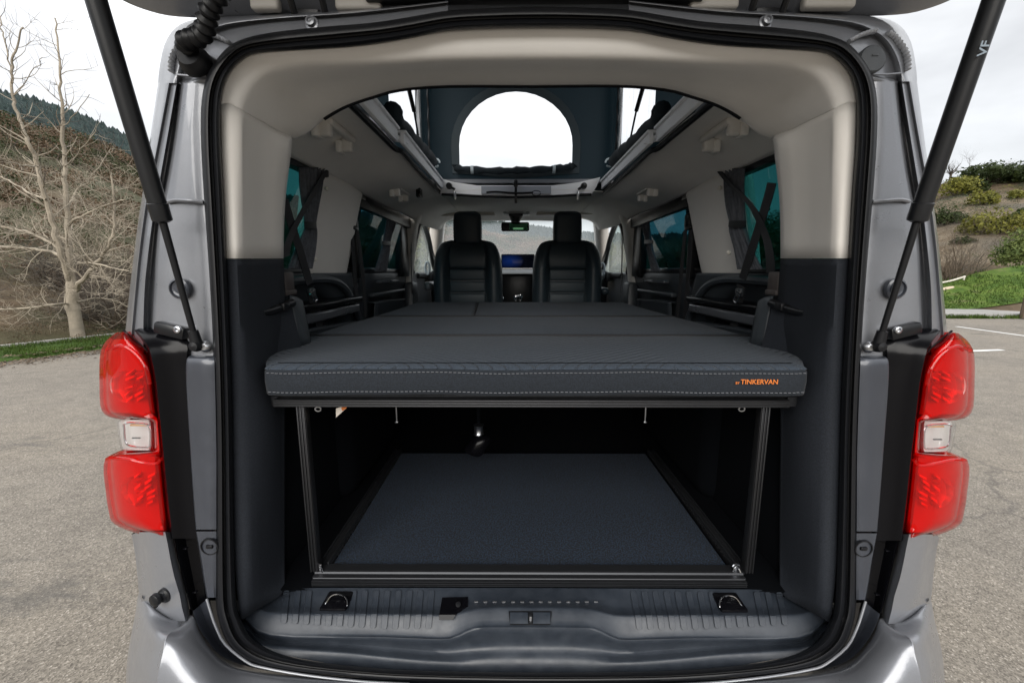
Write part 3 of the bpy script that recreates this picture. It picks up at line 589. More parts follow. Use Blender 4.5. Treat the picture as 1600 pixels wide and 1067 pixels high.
for s in (-1, 1):
    m = M(); m.loft([[Vector((s * x, y, z)) for x, z in r] for y, *r in CANT], 4, 4); ct = obj('cantrail_trim', m, HEAD, VAN, 60, solid=.003)
    # grab handles in their recesses
    for (y, k) in ((1.40, 1.0), (2.14, .92)):
        zc = 1.812 if y < 2 else 1.770; xc = .615 if y < 2 else .60
        hd = Vector((s * .55, 0, -.38)).normalized()
        pth = [Vector((s * xc, y - .085 * k, zc + .012)), Vector((s * xc, y - .082 * k, zc - .014)), Vector((s * (xc - .012), y - .060 * k, zc - .036)), Vector((s * (xc - .014), y, zc - .042)), Vector((s * (xc - .012), y + .060 * k, zc - .036)), Vector((s * xc, y + .082 * k, zc - .014)), Vector((s * xc, y + .085 * k, zc + .012))]
        m = M(); m.box((s * .588, y, zc + .004), (.024, .19 * k, .020), .007, 3)
        for e in (-.082, .082): m.box((s * .604, y + e * k, zc - .014), (.036, .030, .046), .009, 3)
        gh = obj('grab_handle', m, TRIM_W, VAN)
        for e in (-.085, .085):
            m = M(); m.box((s * (.628 if y < 2 else .622), y + e * k, zc - .020), (.022, .044, .040), .006); obj('handle_mount', m, HEAD, gh)
    # lamp strip and switch near the roof opening
    p = P(662, 275, 2.10) if s < 0 else Vector((-P(662, 275, 2.10).x, 2.10, P(662, 275, 2.10).z))
    m = M(); m.box(p, (.022, .14, .016), .004); ls = obj('reading_light', m, WHITEP, VAN)
    for i in (-1, 0, 1): m = M(); m.lathe(p + Vector((-s * .006, i * .04, -.008)), (-s * .4, 0, -1), [(.006, 0), (.006, .004), (.0, .005)], 10); obj('light_lens', m, CHROME, ls)
    if s < 0: m = M(); m.box(P(655, 302, 2.20), (.022, .055, .045), .004); sw = obj('switch_panel', m, BLACK, VAN); m = M(); m.box(P(656, 302, 2.16), (.012, .03, .02), .003); obj('switch', m, GLOSSB, sw)
# front headliner and outer roof with the lifting-roof opening
m = M(); m.loft([[Vector((x, y, z + .012 * (1 - (x / .47) ** 2))) for x in (-.47, -.24, 0, .24, .47)] for y, z in ((2.42, 1.822), (2.5, 1.82), (2.8, 1.835), (3.2, 1.838), (3.5, 1.822), (3.66, 1.80))], 2, 3); obj('front_headliner', m, HEAD, VAN, 60, solid=.003)
def rf(xa, xb, ya, yb, z=1.885): return (( (xa + xb) / 2, (ya + yb) / 2, z), (xb - xa, yb - ya, .02))
for a in ((-.655, -.53, .96, 3.6), (.53, .655, .96, 3.6), (-.53, .53, .96, 1.14), (-.53, .53, 2.46, 3.6)):
    m = M(); m.box(*rf(*a)); obj('roof_panel', m, PAINT, VAN, 0)
# inner walls
def wx(z): return lerp_table([(.6, .83), (1.2, .82), (1.38, .80), (1.735, .745), (1.80, .70)], z)
def wall(m, s, poly, th=.006):            # poly of (Y, z) on the inner wall, given thickness outward
    m.prism([Vector((s * wx(z), y, z)) for y, z in poly], (s * th, 0, 0))
for s in (-1, 1):
    m = M(); rows = [[Vector((s * (wx(z) + dx), y, z)) for y in (1.05, 1.3, 1.55, 1.8, 2.05)] for z, dx in ((1.385, .05), (1.385, .012), (1.37, 0), (1.33, .0), (1.28, .03), (1.0, .03), (.62, .03))]
    m.loft(rows, 1, 1); QP = obj('rear_side_panel', m, PANEL, VAN, 40, solid=.004)
    m = M(); rows = [[Vector((s * (wx(z) + dx), y, z)) for y in (2.05, 2.3, 2.6, 2.98)] for z, dx in ((1.385, .05), (1.385, .012), (1.36, -.004), (1.31, -.004), (1.27, .01), (1.0, .01), (.62, .01))]
    m.loft(rows, 1, 1); DP = obj('sliding_door_panel', m, PANEL, VAN, 40, solid=.004)
    m = M(); rows = [[Vector((s * (wx(z) + dx), y, z)) for y in (3.02, 3.3, 3.7, 4.15)] for z, dx in ((1.375, .05), (1.375, .02), (1.36, 0), (1.25, .0), (1.2, -.03), (1.0, .01), (.62, .01))]
    m.loft(rows, 1, 1); FP = obj('front_door_panel', m, DASH, VAN, 40, solid=.004)
    # quarter-panel arch, armrest, trim strip, pocket
    arch = [(1.20, 1.345), (1.45, 1.352), (1.62, 1.352), (1.76, 1.33), (1.86, 1.27), (1.95, 1.16), (2.0, 1.02)]
    m = M(); m.tube(cr([Vector((s * .775, y, z)) for y, z in arch], 4), .016, 8); obj('moulded_arch', m, PANEL, QP)
    m = M(); m.box((s * .775, 1.58, 1.262), (.10, .60, .026), .010, 3); obj('armrest', m, GLOSSB, QP)
    m = M(); m.box((s * .738, 1.56, 1.224), (.018, .58, .036), .008, 3); obj('armrest_trim', m, pm('grey_gloss_strip', (.075,.08,.09), .15) if 'grey_gloss_strip' not in bpy.data.materials else bpy.data.materials['grey_gloss_strip'], QP)
    m = M(); rr = [[Vector((s * (.745 - dx), y, 1.19 - .03 * (1 - math.cos((y - 1.3) * 4.5)) * .5 - dz)) for y in (1.28, 1.4, 1.52, 1.64, 1.76, 1.84)] for dx, dz in ((-.03, 0), (.0, 0), (.006, .008), (.0, .03), (-.01, .2))]
    m.loft(rr, 2, 2); obj('door_pocket', m, PANEL, QP, solid=.003)
    m = M(); m.box((s * .770, 2.43, 1.326), (.03, .36, .016), .006, 3); m.box((s * .764, 2.43, 1.332), (.02, .34, .004), .001); obj('pull_handle', m, bpy.data.materials['grey_gloss_strip'], DP)
    m = M(); m.box((s * .775, 2.44, 1.262), (.035, .60, .022), .008, 3); obj('trim_strip', m, PANEL, DP)
    m = M(); rr = [[Vector((s * (.765 - dx), y, 1.225 - .02 * (1 - math.cos((y - 2.2) * 5)) * .5 - dz)) for y in (2.14, 2.3, 2.45, 2.6, 2.74)] for dx, dz in ((-.03, 0), (.0, 0), (.006, .008), (.0, .03), (-.01, .2))]
    m.loft(rr, 2, 2); obj('door_pocket', m, PANEL, DP, solid=.003)
    # pillars
    m = M(); rr = []
    for z, ya, yb in ((1.745, 1.575, 2.01), (1.66, 1.572, 1.995), (1.52, 1.565, 1.96), (1.40, 1.56, 1.925), (1.375, 1.56, 1.915)):
        x = wx(z); rr.append([Vector((s * (x + .06), ya - .012, z)), Vector((s * (x + .012), ya, z)), Vector((s * x, ya + .03, z)), Vector((s * (x - .008), (ya + yb) / 2, z)), Vector((s * (x - .004), yb - .05, z)), Vector((s * (x + .012), yb, z)), Vector((s * (x + .06), yb + .01, z))])
    m = M(); m.loft(rr, 3, 3); CP = obj('side_pillar_trim', m, TRIM_W, VAN, 60, solid=.003)
    m = M(); rr = []
    for z, ya, yb in ((1.376, 1.56, 1.94), (1.33, 1.57, 1.97), (1.25, 1.72, 2.02), (1.1, 1.86, 2.06), (.7, 1.9, 2.06)):
        x = wx(z) - .002; rr.append([Vector((s * (x + .05), ya, z)), Vector((s * (x - .004), ya + .03, z)), Vector((s * (x - .02), (ya + yb) / 2 + .03, z)), Vector((s * (x - .004), yb, z)), Vector((s * (x + .06), yb + .02, z))])
    m = M(); m.loft(rr, 3, 3); obj('lower_side_pillar', m, PANEL, VAN, 60, solid=.003)
    m = M(); rr = [[Vector((s * (wx(z) + .03), 2.93, z)), Vector((s * (wx(z) - .02), 2.95, z)), Vector((s * (wx(z) - .025), 3.05, z)), Vector((s * (wx(z) + .03), 3.08, z))] for z in (1.80, 1.7, 1.5, 1.36, 1.30)]
    m = M(); m.loft(rr, 3, 2); obj('centre_pillar_trim', m, TRIM_W, VAN, 60, solid=.003)
    m = M(); m.box((s * .79, 3.0, 1.0), (.08, .16, .62), .02); obj('lower_centre_pillar', m, PANEL, VAN)
    # front pillar along the windscreen
    m = M(); m.loft([[Vector((s * (x + dx), y + dy, z)) for dx, dy in ((.10, .06), (.02, -.05), (-.025, -.02), (-.03, .05))] for x, y, z in ((.655, 3.62, 1.82), (.69, 3.72, 1.72), (.745, 3.92, 1.55), (.80, 4.15, 1.36), (.82, 4.25, 1.25))], 3, 3); obj('windscreen_pillar', m, TRIM_W, VAN, 60, solid=.003)
    # window frames and panes
    m = M()
    for a, b, c, d in ((1.02, 2.06, 1.715, 1.745), (1.02, 2.06, 1.37, 1.392)): m.box((s * (wx((c + d) / 2) + .02), (a + b) / 2, (c + d) / 2), (.035, b - a, d - c), .004)
    m.box((s * .80, 1.04, 1.55), (.05, .05, .40), .004); wf = obj('rear_side_window', m, BLACK, VAN)
    m = M(); m.prism([Vector((s * (wx(z) + .030), y, z)) for y, z in ((1.0, 1.36), (1.75, 1.36), (1.75, 1.75), (1.0, 1.75))], (s * .005, 0, 0)); obj('pane', m, G_TEAL, wf, 0)
    m = M()
    for a, b, c, d in ((1.98, 2.96, 1.675, 1.745), (1.98, 2.96, 1.37, 1.40)): m.box((s * (wx((c + d) / 2) + .02), (a + b) / 2, (c + d) / 2), (.035, b - a, d - c), .006)
    m.box((s * .80, 2.86, 1.55), (.05, .17, .40), .006); m.box((s * .81, 2.02, 1.55), (.05, .05, .40), .006); wf = obj('sliding_door_window', m, BLACK, VAN)
    m = M(); m.prism([Vector((s * (wx(z) + .028), y, z)) for y, z in ((1.9, 1.36), (2.98, 1.36), (2.98, 1.75), (1.9, 1.75))], (s * .005, 0, 0)); obj('pane', m, G_BLUE, wf, 0)
    m = M(); fr = [Vector((s * (wx(z) + .0), y, z)) for y, z in ((3.12, 1.375), (3.12, 1.66), (3.2, 1.745), (3.36, 1.735), (3.62, 1.62), (3.85, 1.47), (3.98, 1.375))]
    m.tube(cr(fr, 4, True), .022, 8); wf = obj('front_door_window', m, BLACK, VAN)
    m = M(); m.prism([p + Vector((s * .01, 0, 0)) for p in fr], (s * .004, 0, 0)); obj('pane', m, G_DOOR, wf, 0)
    m = M(); m.prism([Vector((s * .76, y, z)) for y, z in ((3.66, 1.64), (4.05, 1.38), (4.05, 1.30), (3.60, 1.30), (3.60, 1.375), (3.9, 1.40), (3.62, 1.60))], (s * .02, 0, 0)); obj('door_corner_trim', m, BLACK, VAN, 0)
    # outer side skin
    m = M(); ox = lambda z: lerp_table([(.25, .88), (.6, .92), (1.0, .925), (1.268, .90), (1.414, .868), (1.548, .832), (1.677, .798), (1.79, .768), (1.837, .75), (1.887, .655)], z)
    def oskin(ya, yb, zs): m.loft([[Vector((s * ox(z), y, z)) for y in (ya, (ya + yb) / 2, yb)] for z in zs], 1, 1)
    oskin(.97, 5.2, (.25, .6, 1.0, 1.268, 1.34)); obj('side_skin', m, PAINT, VAN, 40, solid=.004)
    m = M(); oskin(.97, 3.7, (1.79, 1.837, 1.865, 1.887)); obj('upper_side_skin', m, PAINT, VAN, 40, solid=.004)
    for ya, yb in ((.97, 1.06), (1.86, 2.12), (3.14, 3.30)):
        m = M(); oskin(ya, yb, (1.345, 1.414, 1.548, 1.677, 1.79)); obj('pillar_skin', m, PAINT, VAN, 40, solid=.004)
# floor, wheel wells, front end
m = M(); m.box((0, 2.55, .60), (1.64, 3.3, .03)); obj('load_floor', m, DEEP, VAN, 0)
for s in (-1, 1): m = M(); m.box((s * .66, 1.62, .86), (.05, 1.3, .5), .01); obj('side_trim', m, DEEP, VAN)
for s in (-1, 1):
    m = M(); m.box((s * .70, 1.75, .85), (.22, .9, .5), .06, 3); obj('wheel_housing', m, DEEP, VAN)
    for y in (1.75, 4.75):
        m = M(); m.lathe((s * .82, y, .33), (s, 0, 0), [(.20, -.1), (.30, -.1), (.33, -.07), (.33, .07), (.30, .1), (.20, .1)], 28); wl = obj('wheel', m, RUBBER, VAN, origin=(s * .82, y, .33))
        m = M(); m.lathe((s * .82, y, .33), (s, 0, 0), [(.20, -.08), (.20, .06), (.15, .07), (.05, .075), (.0, .08)], 20); obj('wheel_rim', m, STEEL, wl)
m = M(); m.loft([[Vector((x * k, y, z)) for x in (-.92, -.5, 0, .5, .92)] for y, z, k in ((4.35, 1.24, .95), (4.8, 1.18, .97), (5.2, 1.02, .97), (5.38, .85, .95), (5.42, .5, .95), (5.40, .25, .95))], 2, 3); obj('bonnet', m, PAINT, VAN, 40, solid=.004)
m = M(); m.loft([[Vector((x * k, y - .05 * x * x, z)) for x in (-.85, -.43, 0, .43, .85)] for y, z, k in ((4.36, 1.26, .96), (4.02, 1.50, .89), (3.62, 1.815, .80))], 3, 3); obj('windscreen', m, G_WIND, VAN, 60)
# ---- lifting roof with its tent
TX = -.02
def loop_panel(m, inner, outer): m.grid([inner, [a.lerp(b, .22) for a, b in zip(inner, outer)], [a.lerp(b, .6) for a, b in zip(inner, outer)], outer], True)
def arch_loop(c0, c1, z0, zs, z1, n=18):          # D-shaped loop in (h, z): flat bottom, straight sides, round top
    pts = [(c0 + (c1 - c0) * i / 6, z0) for i in range(6)] + [(c1, z0 + (zs - z0) * i / 3) for i in range(3)]
    r = (c1 - c0) / 2; mid = (c0 + c1) / 2
    pts += [(mid + r * math.cos(math.pi * i / n), zs + (z1 - zs) * math.sin(math.pi * i / n)) for i in range(n + 1)]
    return pts + [(c0, zs - (zs - z0) * i / 3) for i in range(1, 3)]
def to_rect(pts, a, b, c, d):
    mh = sum(p[0] for p in pts) / len(pts); mz = sum(p[1] for p in pts) / len(pts); out = []
    for h, z in pts:
        dh, dz = h - mh, z - mz; k = 1e9
        if dh > 1e-9: k = min(k, (b - mh) / dh)
        if dh < -1e-9: k = min(k, (a - mh) / dh)
        if dz > 1e-9: k = min(k, (d - mz) / dz)
        if dz < -1e-9: k = min(k, (c - mz) / dz)
        out.append((mh + dh * k, mz + dz * k))
    return out
m = M(); m.box((0, 1.83, 2.86), (1.26, 1.82, .07), .03, 3); m.box((0, 1.83, 2.80), (1.10, 1.66, .06), .02); POP = obj('pop_up_roof', m, WHITEP, VAN)
YF = 2.50
lo = arch_loop(TX - .335, TX + .305, 1.955, 2.085, 2.365); ou = to_rect(lo, TX - .53, TX + .53, 1.84, 2.84)
m = M(); loop_panel(m, [Vector((h, YF, z)) for h, z in lo], [Vector((h, YF + .0, z)) for h, z in ou]); obj('tent_front', m, CANVAS, POP, 60)
m = M(); mid = Vector((TX - .015, YF, 2.12)); lp0 = [Vector((h, YF - .004, z)) for h, z in lo]; m.grid([[p + Vector((0, .006, 0)) for p in lp0], lp0, [p + (p - mid).normalized() * .045 for p in lp0], [p + (p - mid).normalized() * .047 + Vector((0, .006, 0)) for p in lp0]], True); obj('window_binding', m, CANVAS_L, POP, 60)
for s in (-1, 1):
    m = M(); m.loft([[Vector((TX + s * x, y, z)) for z in (1.84, 2.2, 2.84)] for x, y in ((.53, YF), (.535, 2.46), (.54, 2.40), (.545, 2.36))], 2, 2); obj('tent_corner', m, CANVAS, POP, 60)
    lo2 = arch_loop(1.74, 2.34, 1.985, 2.45, 2.72); ou2 = to_rect(lo2, 1.10, 2.42, 1.84, 2.84)
    m = M(); loop_panel(m, [Vector((s * (.50 if s > 0 else .53), y, z)) for y, z in lo2], [Vector((s * (.51 if s > 0 else .545), y, z)) for y, z in ou2]); obj('tent_side', m, CANVAS, POP, 60)
    m = M(); n2 = len(lo2); m.v = [Vector((s * (.502 if s > 0 else .532), y, z)) for y, z in lo2]; m.f = [tuple(range(n2))]; obj('window_film', m, FILM, POP, 0)
    m = M(); m.tube([Vector((s * .495, y + .008 * math.sin(z * 60), z)) for z in [1.88 + .01 * i for i in range(90)] for y in (2.345,)], .005, 5); obj('zip', m, RUBBER, POP)
    m = M(); a, b = PX(616, 186, -.47), PX(676, 254, -.47); pth = cr([a + Vector((0, 0, .03)), a, a.lerp(b, .35) + Vector((.006, 0, -.012)), a.lerp(b, .7), b], 6)
    m.tube([fx(p, s) for p in pth], [.018] + [.031 + .004 * math.sin(i * 1.7) for i in range(len(pth) - 2)] + [.016], 12); rl = obj('rolled_flap', m, CANVAS, POP)
    m = M(); c = b + Vector((.012, .03, .005)); m.tube([fx(c + Vector((.02 * math.cos(t), 0, .02 * math.sin(t))), s) for t in [i * .5 for i in range(12)]], .005, 6); obj('flap_toggle', m, pm('pale_toggle', (.45,.52,.55), .5) if s < 0 else bpy.data.materials['pale_toggle'], POP)
    a, b, c = PX(638, 136, -.455), PX(647, 174, -.455), PX(660, 250, -.455); a = b + (a - b) * 4
    m = M(); m.tube([fx(a, s), fx(b, s)], .0085, 10); rs = obj('roof_strut', m, BLACK, POP); m = M(); m.tube([fx(b, s), fx(c, s)], .0042, 8); obj('strut_rod', m, BLACK, rs); m = M(); m.box(fx(c, s), (.012, .03, .02), .004); obj('strut_foot', m, STEEL, rs)
    # pale roof rail with its black edging
    m = M(); m.box((s * .466, 1.36, 1.858), (.016, .44, .044), .003); m.box((s * .474, 1.36, 1.882), (.05, .44, .010), .003); m.box((s * .447, 2.01, 1.856), (.014, .84, .044), .003); m.box((s * .456, 2.01, 1.876), (.05, .84, .010), .003)
    q = [Vector((s * x, y, 1.853)) for x, y in ((.470, 1.55), (.466, 1.59), (.450, 1.615), (.447, 1.64))]; m.tube(q, .012, 6); obj('roof_rail', m, RAILM, VAN, 40)
    m = M(); m.tube(cr([Vector((s * x, y, z)) for x, y, z in ((.500, 1.13, 1.838), (.492, 1.3, 1.832), (.486, 1.5, 1.828), (.476, 1.6, 1.820), (.462, 1.66, 1.824), (.466, 1.9, 1.824), (.466, 2.2, 1.824), (.462, 2.45, 1.822))], 4), .010, 8); obj('rail_edging', m, RUBBER, VAN)
m = M(); m.loft([[Vector((x, 1.10 + .01 * math.sin(x * 20), z)) for x in (-.545, -.3, 0, .3, .545)] for z in (1.89, 2.3, 2.84)], 3, 2); obj('tent_rear', m, CANVAS, POP, 60)
# rolled front flap
a, b = P(712, 262, 2.46), P(897, 261, 2.46)
pth = cr([a + Vector((0, 0, .012)), a + Vector((.02, 0, -.005)), a.lerp(b, .3) + Vector((0, 0, -.018)), a.lerp(b, .55) + Vector((0, 0, -.016)), a.lerp(b, .8) + Vector((0, 0, -.010)), b + Vector((-.02, 0, .002)), b + Vector((0, 0, .012))], 7)
m = M(); m.tube(pth, [.018 + .0035 * math.sin(i * 1.3) + .002 * math.sin(i * 2.9) for i in range(len(pth))], 12); fl = obj('rolled_flap', m, CANVAS, POP)
for t in (.14, .83):
    c = a.lerp(b, t) + Vector((0, 0, -.012)); m = M(); m.tube([c + Vector((-.008, 0, 0)), c + Vector((.008, 0, 0))], .0225, 12); obj('tie_band', m, bpy.data.materials['pale_toggle'], POP)
# pale cross member ahead of the roof opening
m = M(); m.prism([P(u, v, 2.42) for u, v in ((678,276),(710,285),(746,290),(863,290),(905,285),(938,277),(932,292),(924,304),(863,306),(751,306),(689,304),(683,292))], (0, .03, 0)); XB = obj('roof_cross_member', m, RAILM, VAN, 30)
m = M(); m.prism([P(u, v, 2.412) for u, v in ((752,291),(861,291),(861,303),(752,303))], (0, .006, 0)); obj('centre_plate', m, pm('grey_plate', (.30,.32,.36), .4), XB, 0)
m = M(); m.tube(cr([P(u, v, 2.39) for u, v in ((760,301),(775,300),(806,302),(833,301))], 3), .0055, 8); m.tube([P(838 + 7 * math.cos(t), 302 + 4 * math.sin(t), 2.39) for t in [i * .55 for i in range(12)]], .0022, 6); obj('elastic_cord', m, BLACK, XB)
m = M(); m.tube(cr([P(u, v, 2.40) for u, v in ((690,304),(720,305),(751,307),(800,308),(863,307),(895,305),(924,304))], 2), .007, 6); obj('edge_strip', m, RUBBER, XB)
m = M(); m.strap([P(806, 281, 2.40), P(806, 300, 2.39), P(806, 318, 2.40)], (1, 0, 0), .014); m.box(P(806, 287, 2.39), (.022, .012, .035), .004); obj('buckle_strap', m, BLACK, XB)
for u, uc in ((702, 711), (912, 903)):
    m = M(); m.lathe(P(u, 291, 2.40), (0, -1, 0), [(.0, .02), (.016, .018), (.018, .0), (.010, -.02)], 12); m.tube([P(u, 291, 2.39), P(uc, 296, 2.39)], .006, 6); cb = obj('roof_catch', m, BLACK, XB); m = M(); m.box(P(uc, 306, 2.39), (.014, .012, .045), .003); obj('catch_clip', m, STEEL, XB)

# ---- dashboard, mirror, visors
m = M(); m.loft([[Vector((x, y - .10 * abs(x) ** 2, z)) for x in (-.78, -.5, -.2, 0, .2, .5, .78)] for y, z in ((4.36, 1.30), (4.1, 1.395), (3.86, 1.392), (3.76, 1.34), (3.78, 1.20), (3.84, .9))], 3, 3); DS = obj('dashboard', m, DASH, VAN, 60, solid=.004)
def screen_mat():
    m, t, n, b = node_mat('lit_screen'); b.inputs['Base Color'].default_value = (.004, .005, .008, 1); b.inputs['Roughness'].default_value = .12
    tcn = n.new('ShaderNodeTexCoord'); g = n.new('ShaderNodeTexGradient'); g.gradient_type = 'SPHERICAL'; mpn = n.new('ShaderNodeMapping')
    mpn.inputs['Location'].default_value = (.55, 0, 0); mpn.inputs['Scale'].default_value = (8, 8, 14)
    t.links.new(tcn.outputs['Object'], mpn.inputs[0]); t.links.new(mpn.outputs[0], g.inputs[0]); r = n.new('ShaderNodeValToRGB'); r.color_ramp.elements[0].color = (.004, .006, .014, 1); r.color_ramp.elements[1].color = (.02, .09, .55, 1)
    t.links.new(g.outputs[1], r.inputs[0]); t.links.new(r.outputs[0], b.inputs['Emission Color']); b.inputs['Emission Strength'].default_value = .06; return m
a, b = P(783, 397, 3.62), P(835, 419, 3.62); c = (a + b) / 2
m = M(); m.box(c + Vector((0, .02, 0)), (b.x - a.x, .03, a.z - b.z), .008, 3); obj('screen_housing', m, GLOSSB, DS)
m = M(); m.box(c, (b.x - a.x - .016, .004, a.z - b.z - .016), .001); obj('screen', m, screen_mat(), DS, 30, origin=c)
m = M(); m.box(P(809, 421, 3.62), (.30, .02, .008), .003); m.box(P(809, 455, 3.62), (.26, .02, .004), .001); obj('dash_trim', m, CHROME, DS)
m = M()
for v in (428, 434, 440): m.box(P(809, v, 3.65), (.24, .02, .004), .001)
for u in (790, 828): m.lathe(P(u, 444, 3.65), (0, -1, 0), [(.012, 0), (.011, .015), (.0, .016)], 12)
obj('air_vent', m, BLACK, DS)
m = M(); m.box((0.0, 3.66, 1.22), (.34, .12, .30), .03, 3); obj('centre_console', m, BLACK, DS)
for u, h in ((784, .03), (806, .045), (813, .05)): m = M(); m.lathe(P(u, 470, 3.35), (0, 0, 1), [(.014, 0), (.014, h * .5), (.02, h * .7), (.018, h), (.0, h)], 12); obj('console_knob', m, CHROME, DS)
m = M(); m.box(P(807, 332, 3.42), (.21, .14, .045), .018, 3); oc = obj('overhead_console', m, pm('pale_grey_plastic', (.42,.42,.42), .5), VAN)
m = M(); m.box(P(806, 336, 3.345), (.11, .012, .02), .004); obj('console_lens', m, BLACK, oc)
for u in (793, 820): m = M(); m.lathe(P(u, 330, 3.345), (0, -1, 0), [(.014, 0), (.012, .006), (.0, .007)], 12); obj('map_light', m, WHITEP, oc)
m = M(); m.tube([P(806, 338, 3.52), P(805, 349, 3.50)], [.055, .03], 12); m.box(P(805, 354.5, 3.47), (.226, .03, .072), .014, 4); MR = obj('rear_view_mirror', m, BLACK, VAN)
m = M(); m.box(P(810, 354.5, 3.4535), (.145, .002, .052), .0008); obj('mirror_glass', m, pm('green_mirror_glass', (.16, .42, .24), .05, 1.0), MR, 30)
for q, lab in ((((683,326),(690,323),(745,318),(764,318),(772,331),(773,337),(690,338),(683,335)), 0), (((838,336),(841,330),(850,317),(866,318),(924,323),(930,327),(930,333),(925,335)), 1)):
    m = M(); m.prism([P(u, v, 3.40 - (v - 325) * .004) for u, v in q], (0, .02, .004)); obj('sun_visor', m, TRIM_W, VAN, 30)
m = M(); m.prism([P(u, v, 3.33) for u, v in ((876,324),(896,324),(896,328),(876,328))], (0, .004, 0)); obj('visor_sticker', m, pm('pale_yellow_sticker', (.55,.55,.30), .6), VAN, 0)
# ---- front seats
def seat(cx, cy):
    rows = []
    for z, k, dy in ((.92,.93,.03),(1.0,.97,.02),(1.15,1.0,.0),(1.30,1.0,-.005),(1.42,.985,0),(1.50,.93,.008),(1.555,.84,.02),(1.588,.72,.035),(1.602,.55,.055)):
        h = [(0,-.002),(.10,-.004),(.128,-.004),(.142,-.028),(.172,-.058),(.215,-.052),(.242,-.018),(.2475,.03),(.225,.10),(.12,.125),(0,.13)]
        h = [(x * k, y * (1 if z < 1.5 else .75)) for x, y in h]
        ring = [Vector((cx + x, cy + dy + y, z)) for x, y in h] + [Vector((cx - x, cy + dy + y, z)) for x, y in h[-2:0:-1]]
        rows.append(ring)
    m = M(); m.loft(rows, 3, 4, True); n = len(m.v); k = 60
    m.f.append(tuple(range(n - k, n))); st = obj('front_seat', m, LEATHER, VAN, 60)
    for z, hgt in ((1.02,.075),(1.105,.075),(1.19,.075),(1.275,.075),(1.36,.075)):
        m = M(); m.box((cx, cy - .006, z), (.252, .03, hgt), .010, 3); obj('seat_insert', m, LEATHER2, st)
    m = M(); rr = [[Vector((cx + x, cy + dy - .012 + .06 * x * x, z)) for x in (-w_, -w_ * .5, 0, w_ * .5, w_)] for z, w_, dy in ((1.404,.128,0.02),(1.406,.128,-.004),(1.48,.14,-.006),(1.56,.125,.008),(1.59,.10,.03))]
    m.loft(rr, 3, 3); obj('seat_yoke', m, LEATHER, st, 60, solid=.006)
    for sx in (-1, 1):
        m = M(); m.tube(cr([Vector((cx + sx * x, cy + y, z)) for x, y, z in ((.133,-.012,1.0),(.134,-.012,1.2),(.134,-.010,1.40),(.150,-.012,1.48),(.165,.0,1.55),(.13,.02,1.59))], 4), .003, 6); obj('piping', m, LEATHER2, st)
    rows = []
    for z, k, kd in ((1.575,.80,.7),(1.585,.95,.9),(1.62,1.0,1.0),(1.70,1.0,1.0),(1.765,.96,1.0),(1.79,.86,.85),(1.802,.62,.5)):
        ring = [(.100,0),(.098,-.035),(.080,-.052),(.04,-.058),(0,-.060),(-.04,-.058),(-.080,-.052),(-.098,-.035),(-.1,0),(-.09,.045),(0,.055),(.09,.045)]
        rows.append([Vector((cx + x * k, cy + .05 + y * kd, z)) for x, y in ring])
    m = M(); m.loft(rows, 3, 3, True); n = len(m.v); m.f.append(tuple(range(n - 36, n))); obj('headrest', m, LEATHER, st, 60)
    m = M(); m.box((cx, cy + .33, 1.0), (.50, .55, .14), .05, 3); obj('seat_cushion', m, LEATHER, st)
    m = M(); m.box((cx, cy + .33, .77), (.40, .45, .32), .03); obj('seat_base', m, DASH, st)
    return st
SL = seat(-.376, 3.02); SRT = seat(.336, 3.02)
m = M(); p = P(670, 447, 3.0); m.box(p + Vector((-.004, .12, 0)), (.05, .32, .06), .02, 3); obj('armrest', m, pm('grey_leather', (.12,.13,.14), .4), SL)
m = M(); p = P(944, 455, 3.0); m.box(p + Vector((.004, .12, 0)), (.055, .32, .05), .02, 3); obj('armrest', m, LEATHER, SRT)
for s in (-1, 1):
    p = P(668, 419, 3.5) if s < 0 else P(941, 421, 3.5)
    m = M(); m.tube([p + Vector((.035 * math.cos(t) * .5, 0, .05 * math.sin(t))) for t in [i * .35 for i in range(19)]], .010, 8); obj('door_pull', m, bpy.data.materials['grey_plate'], VAN)

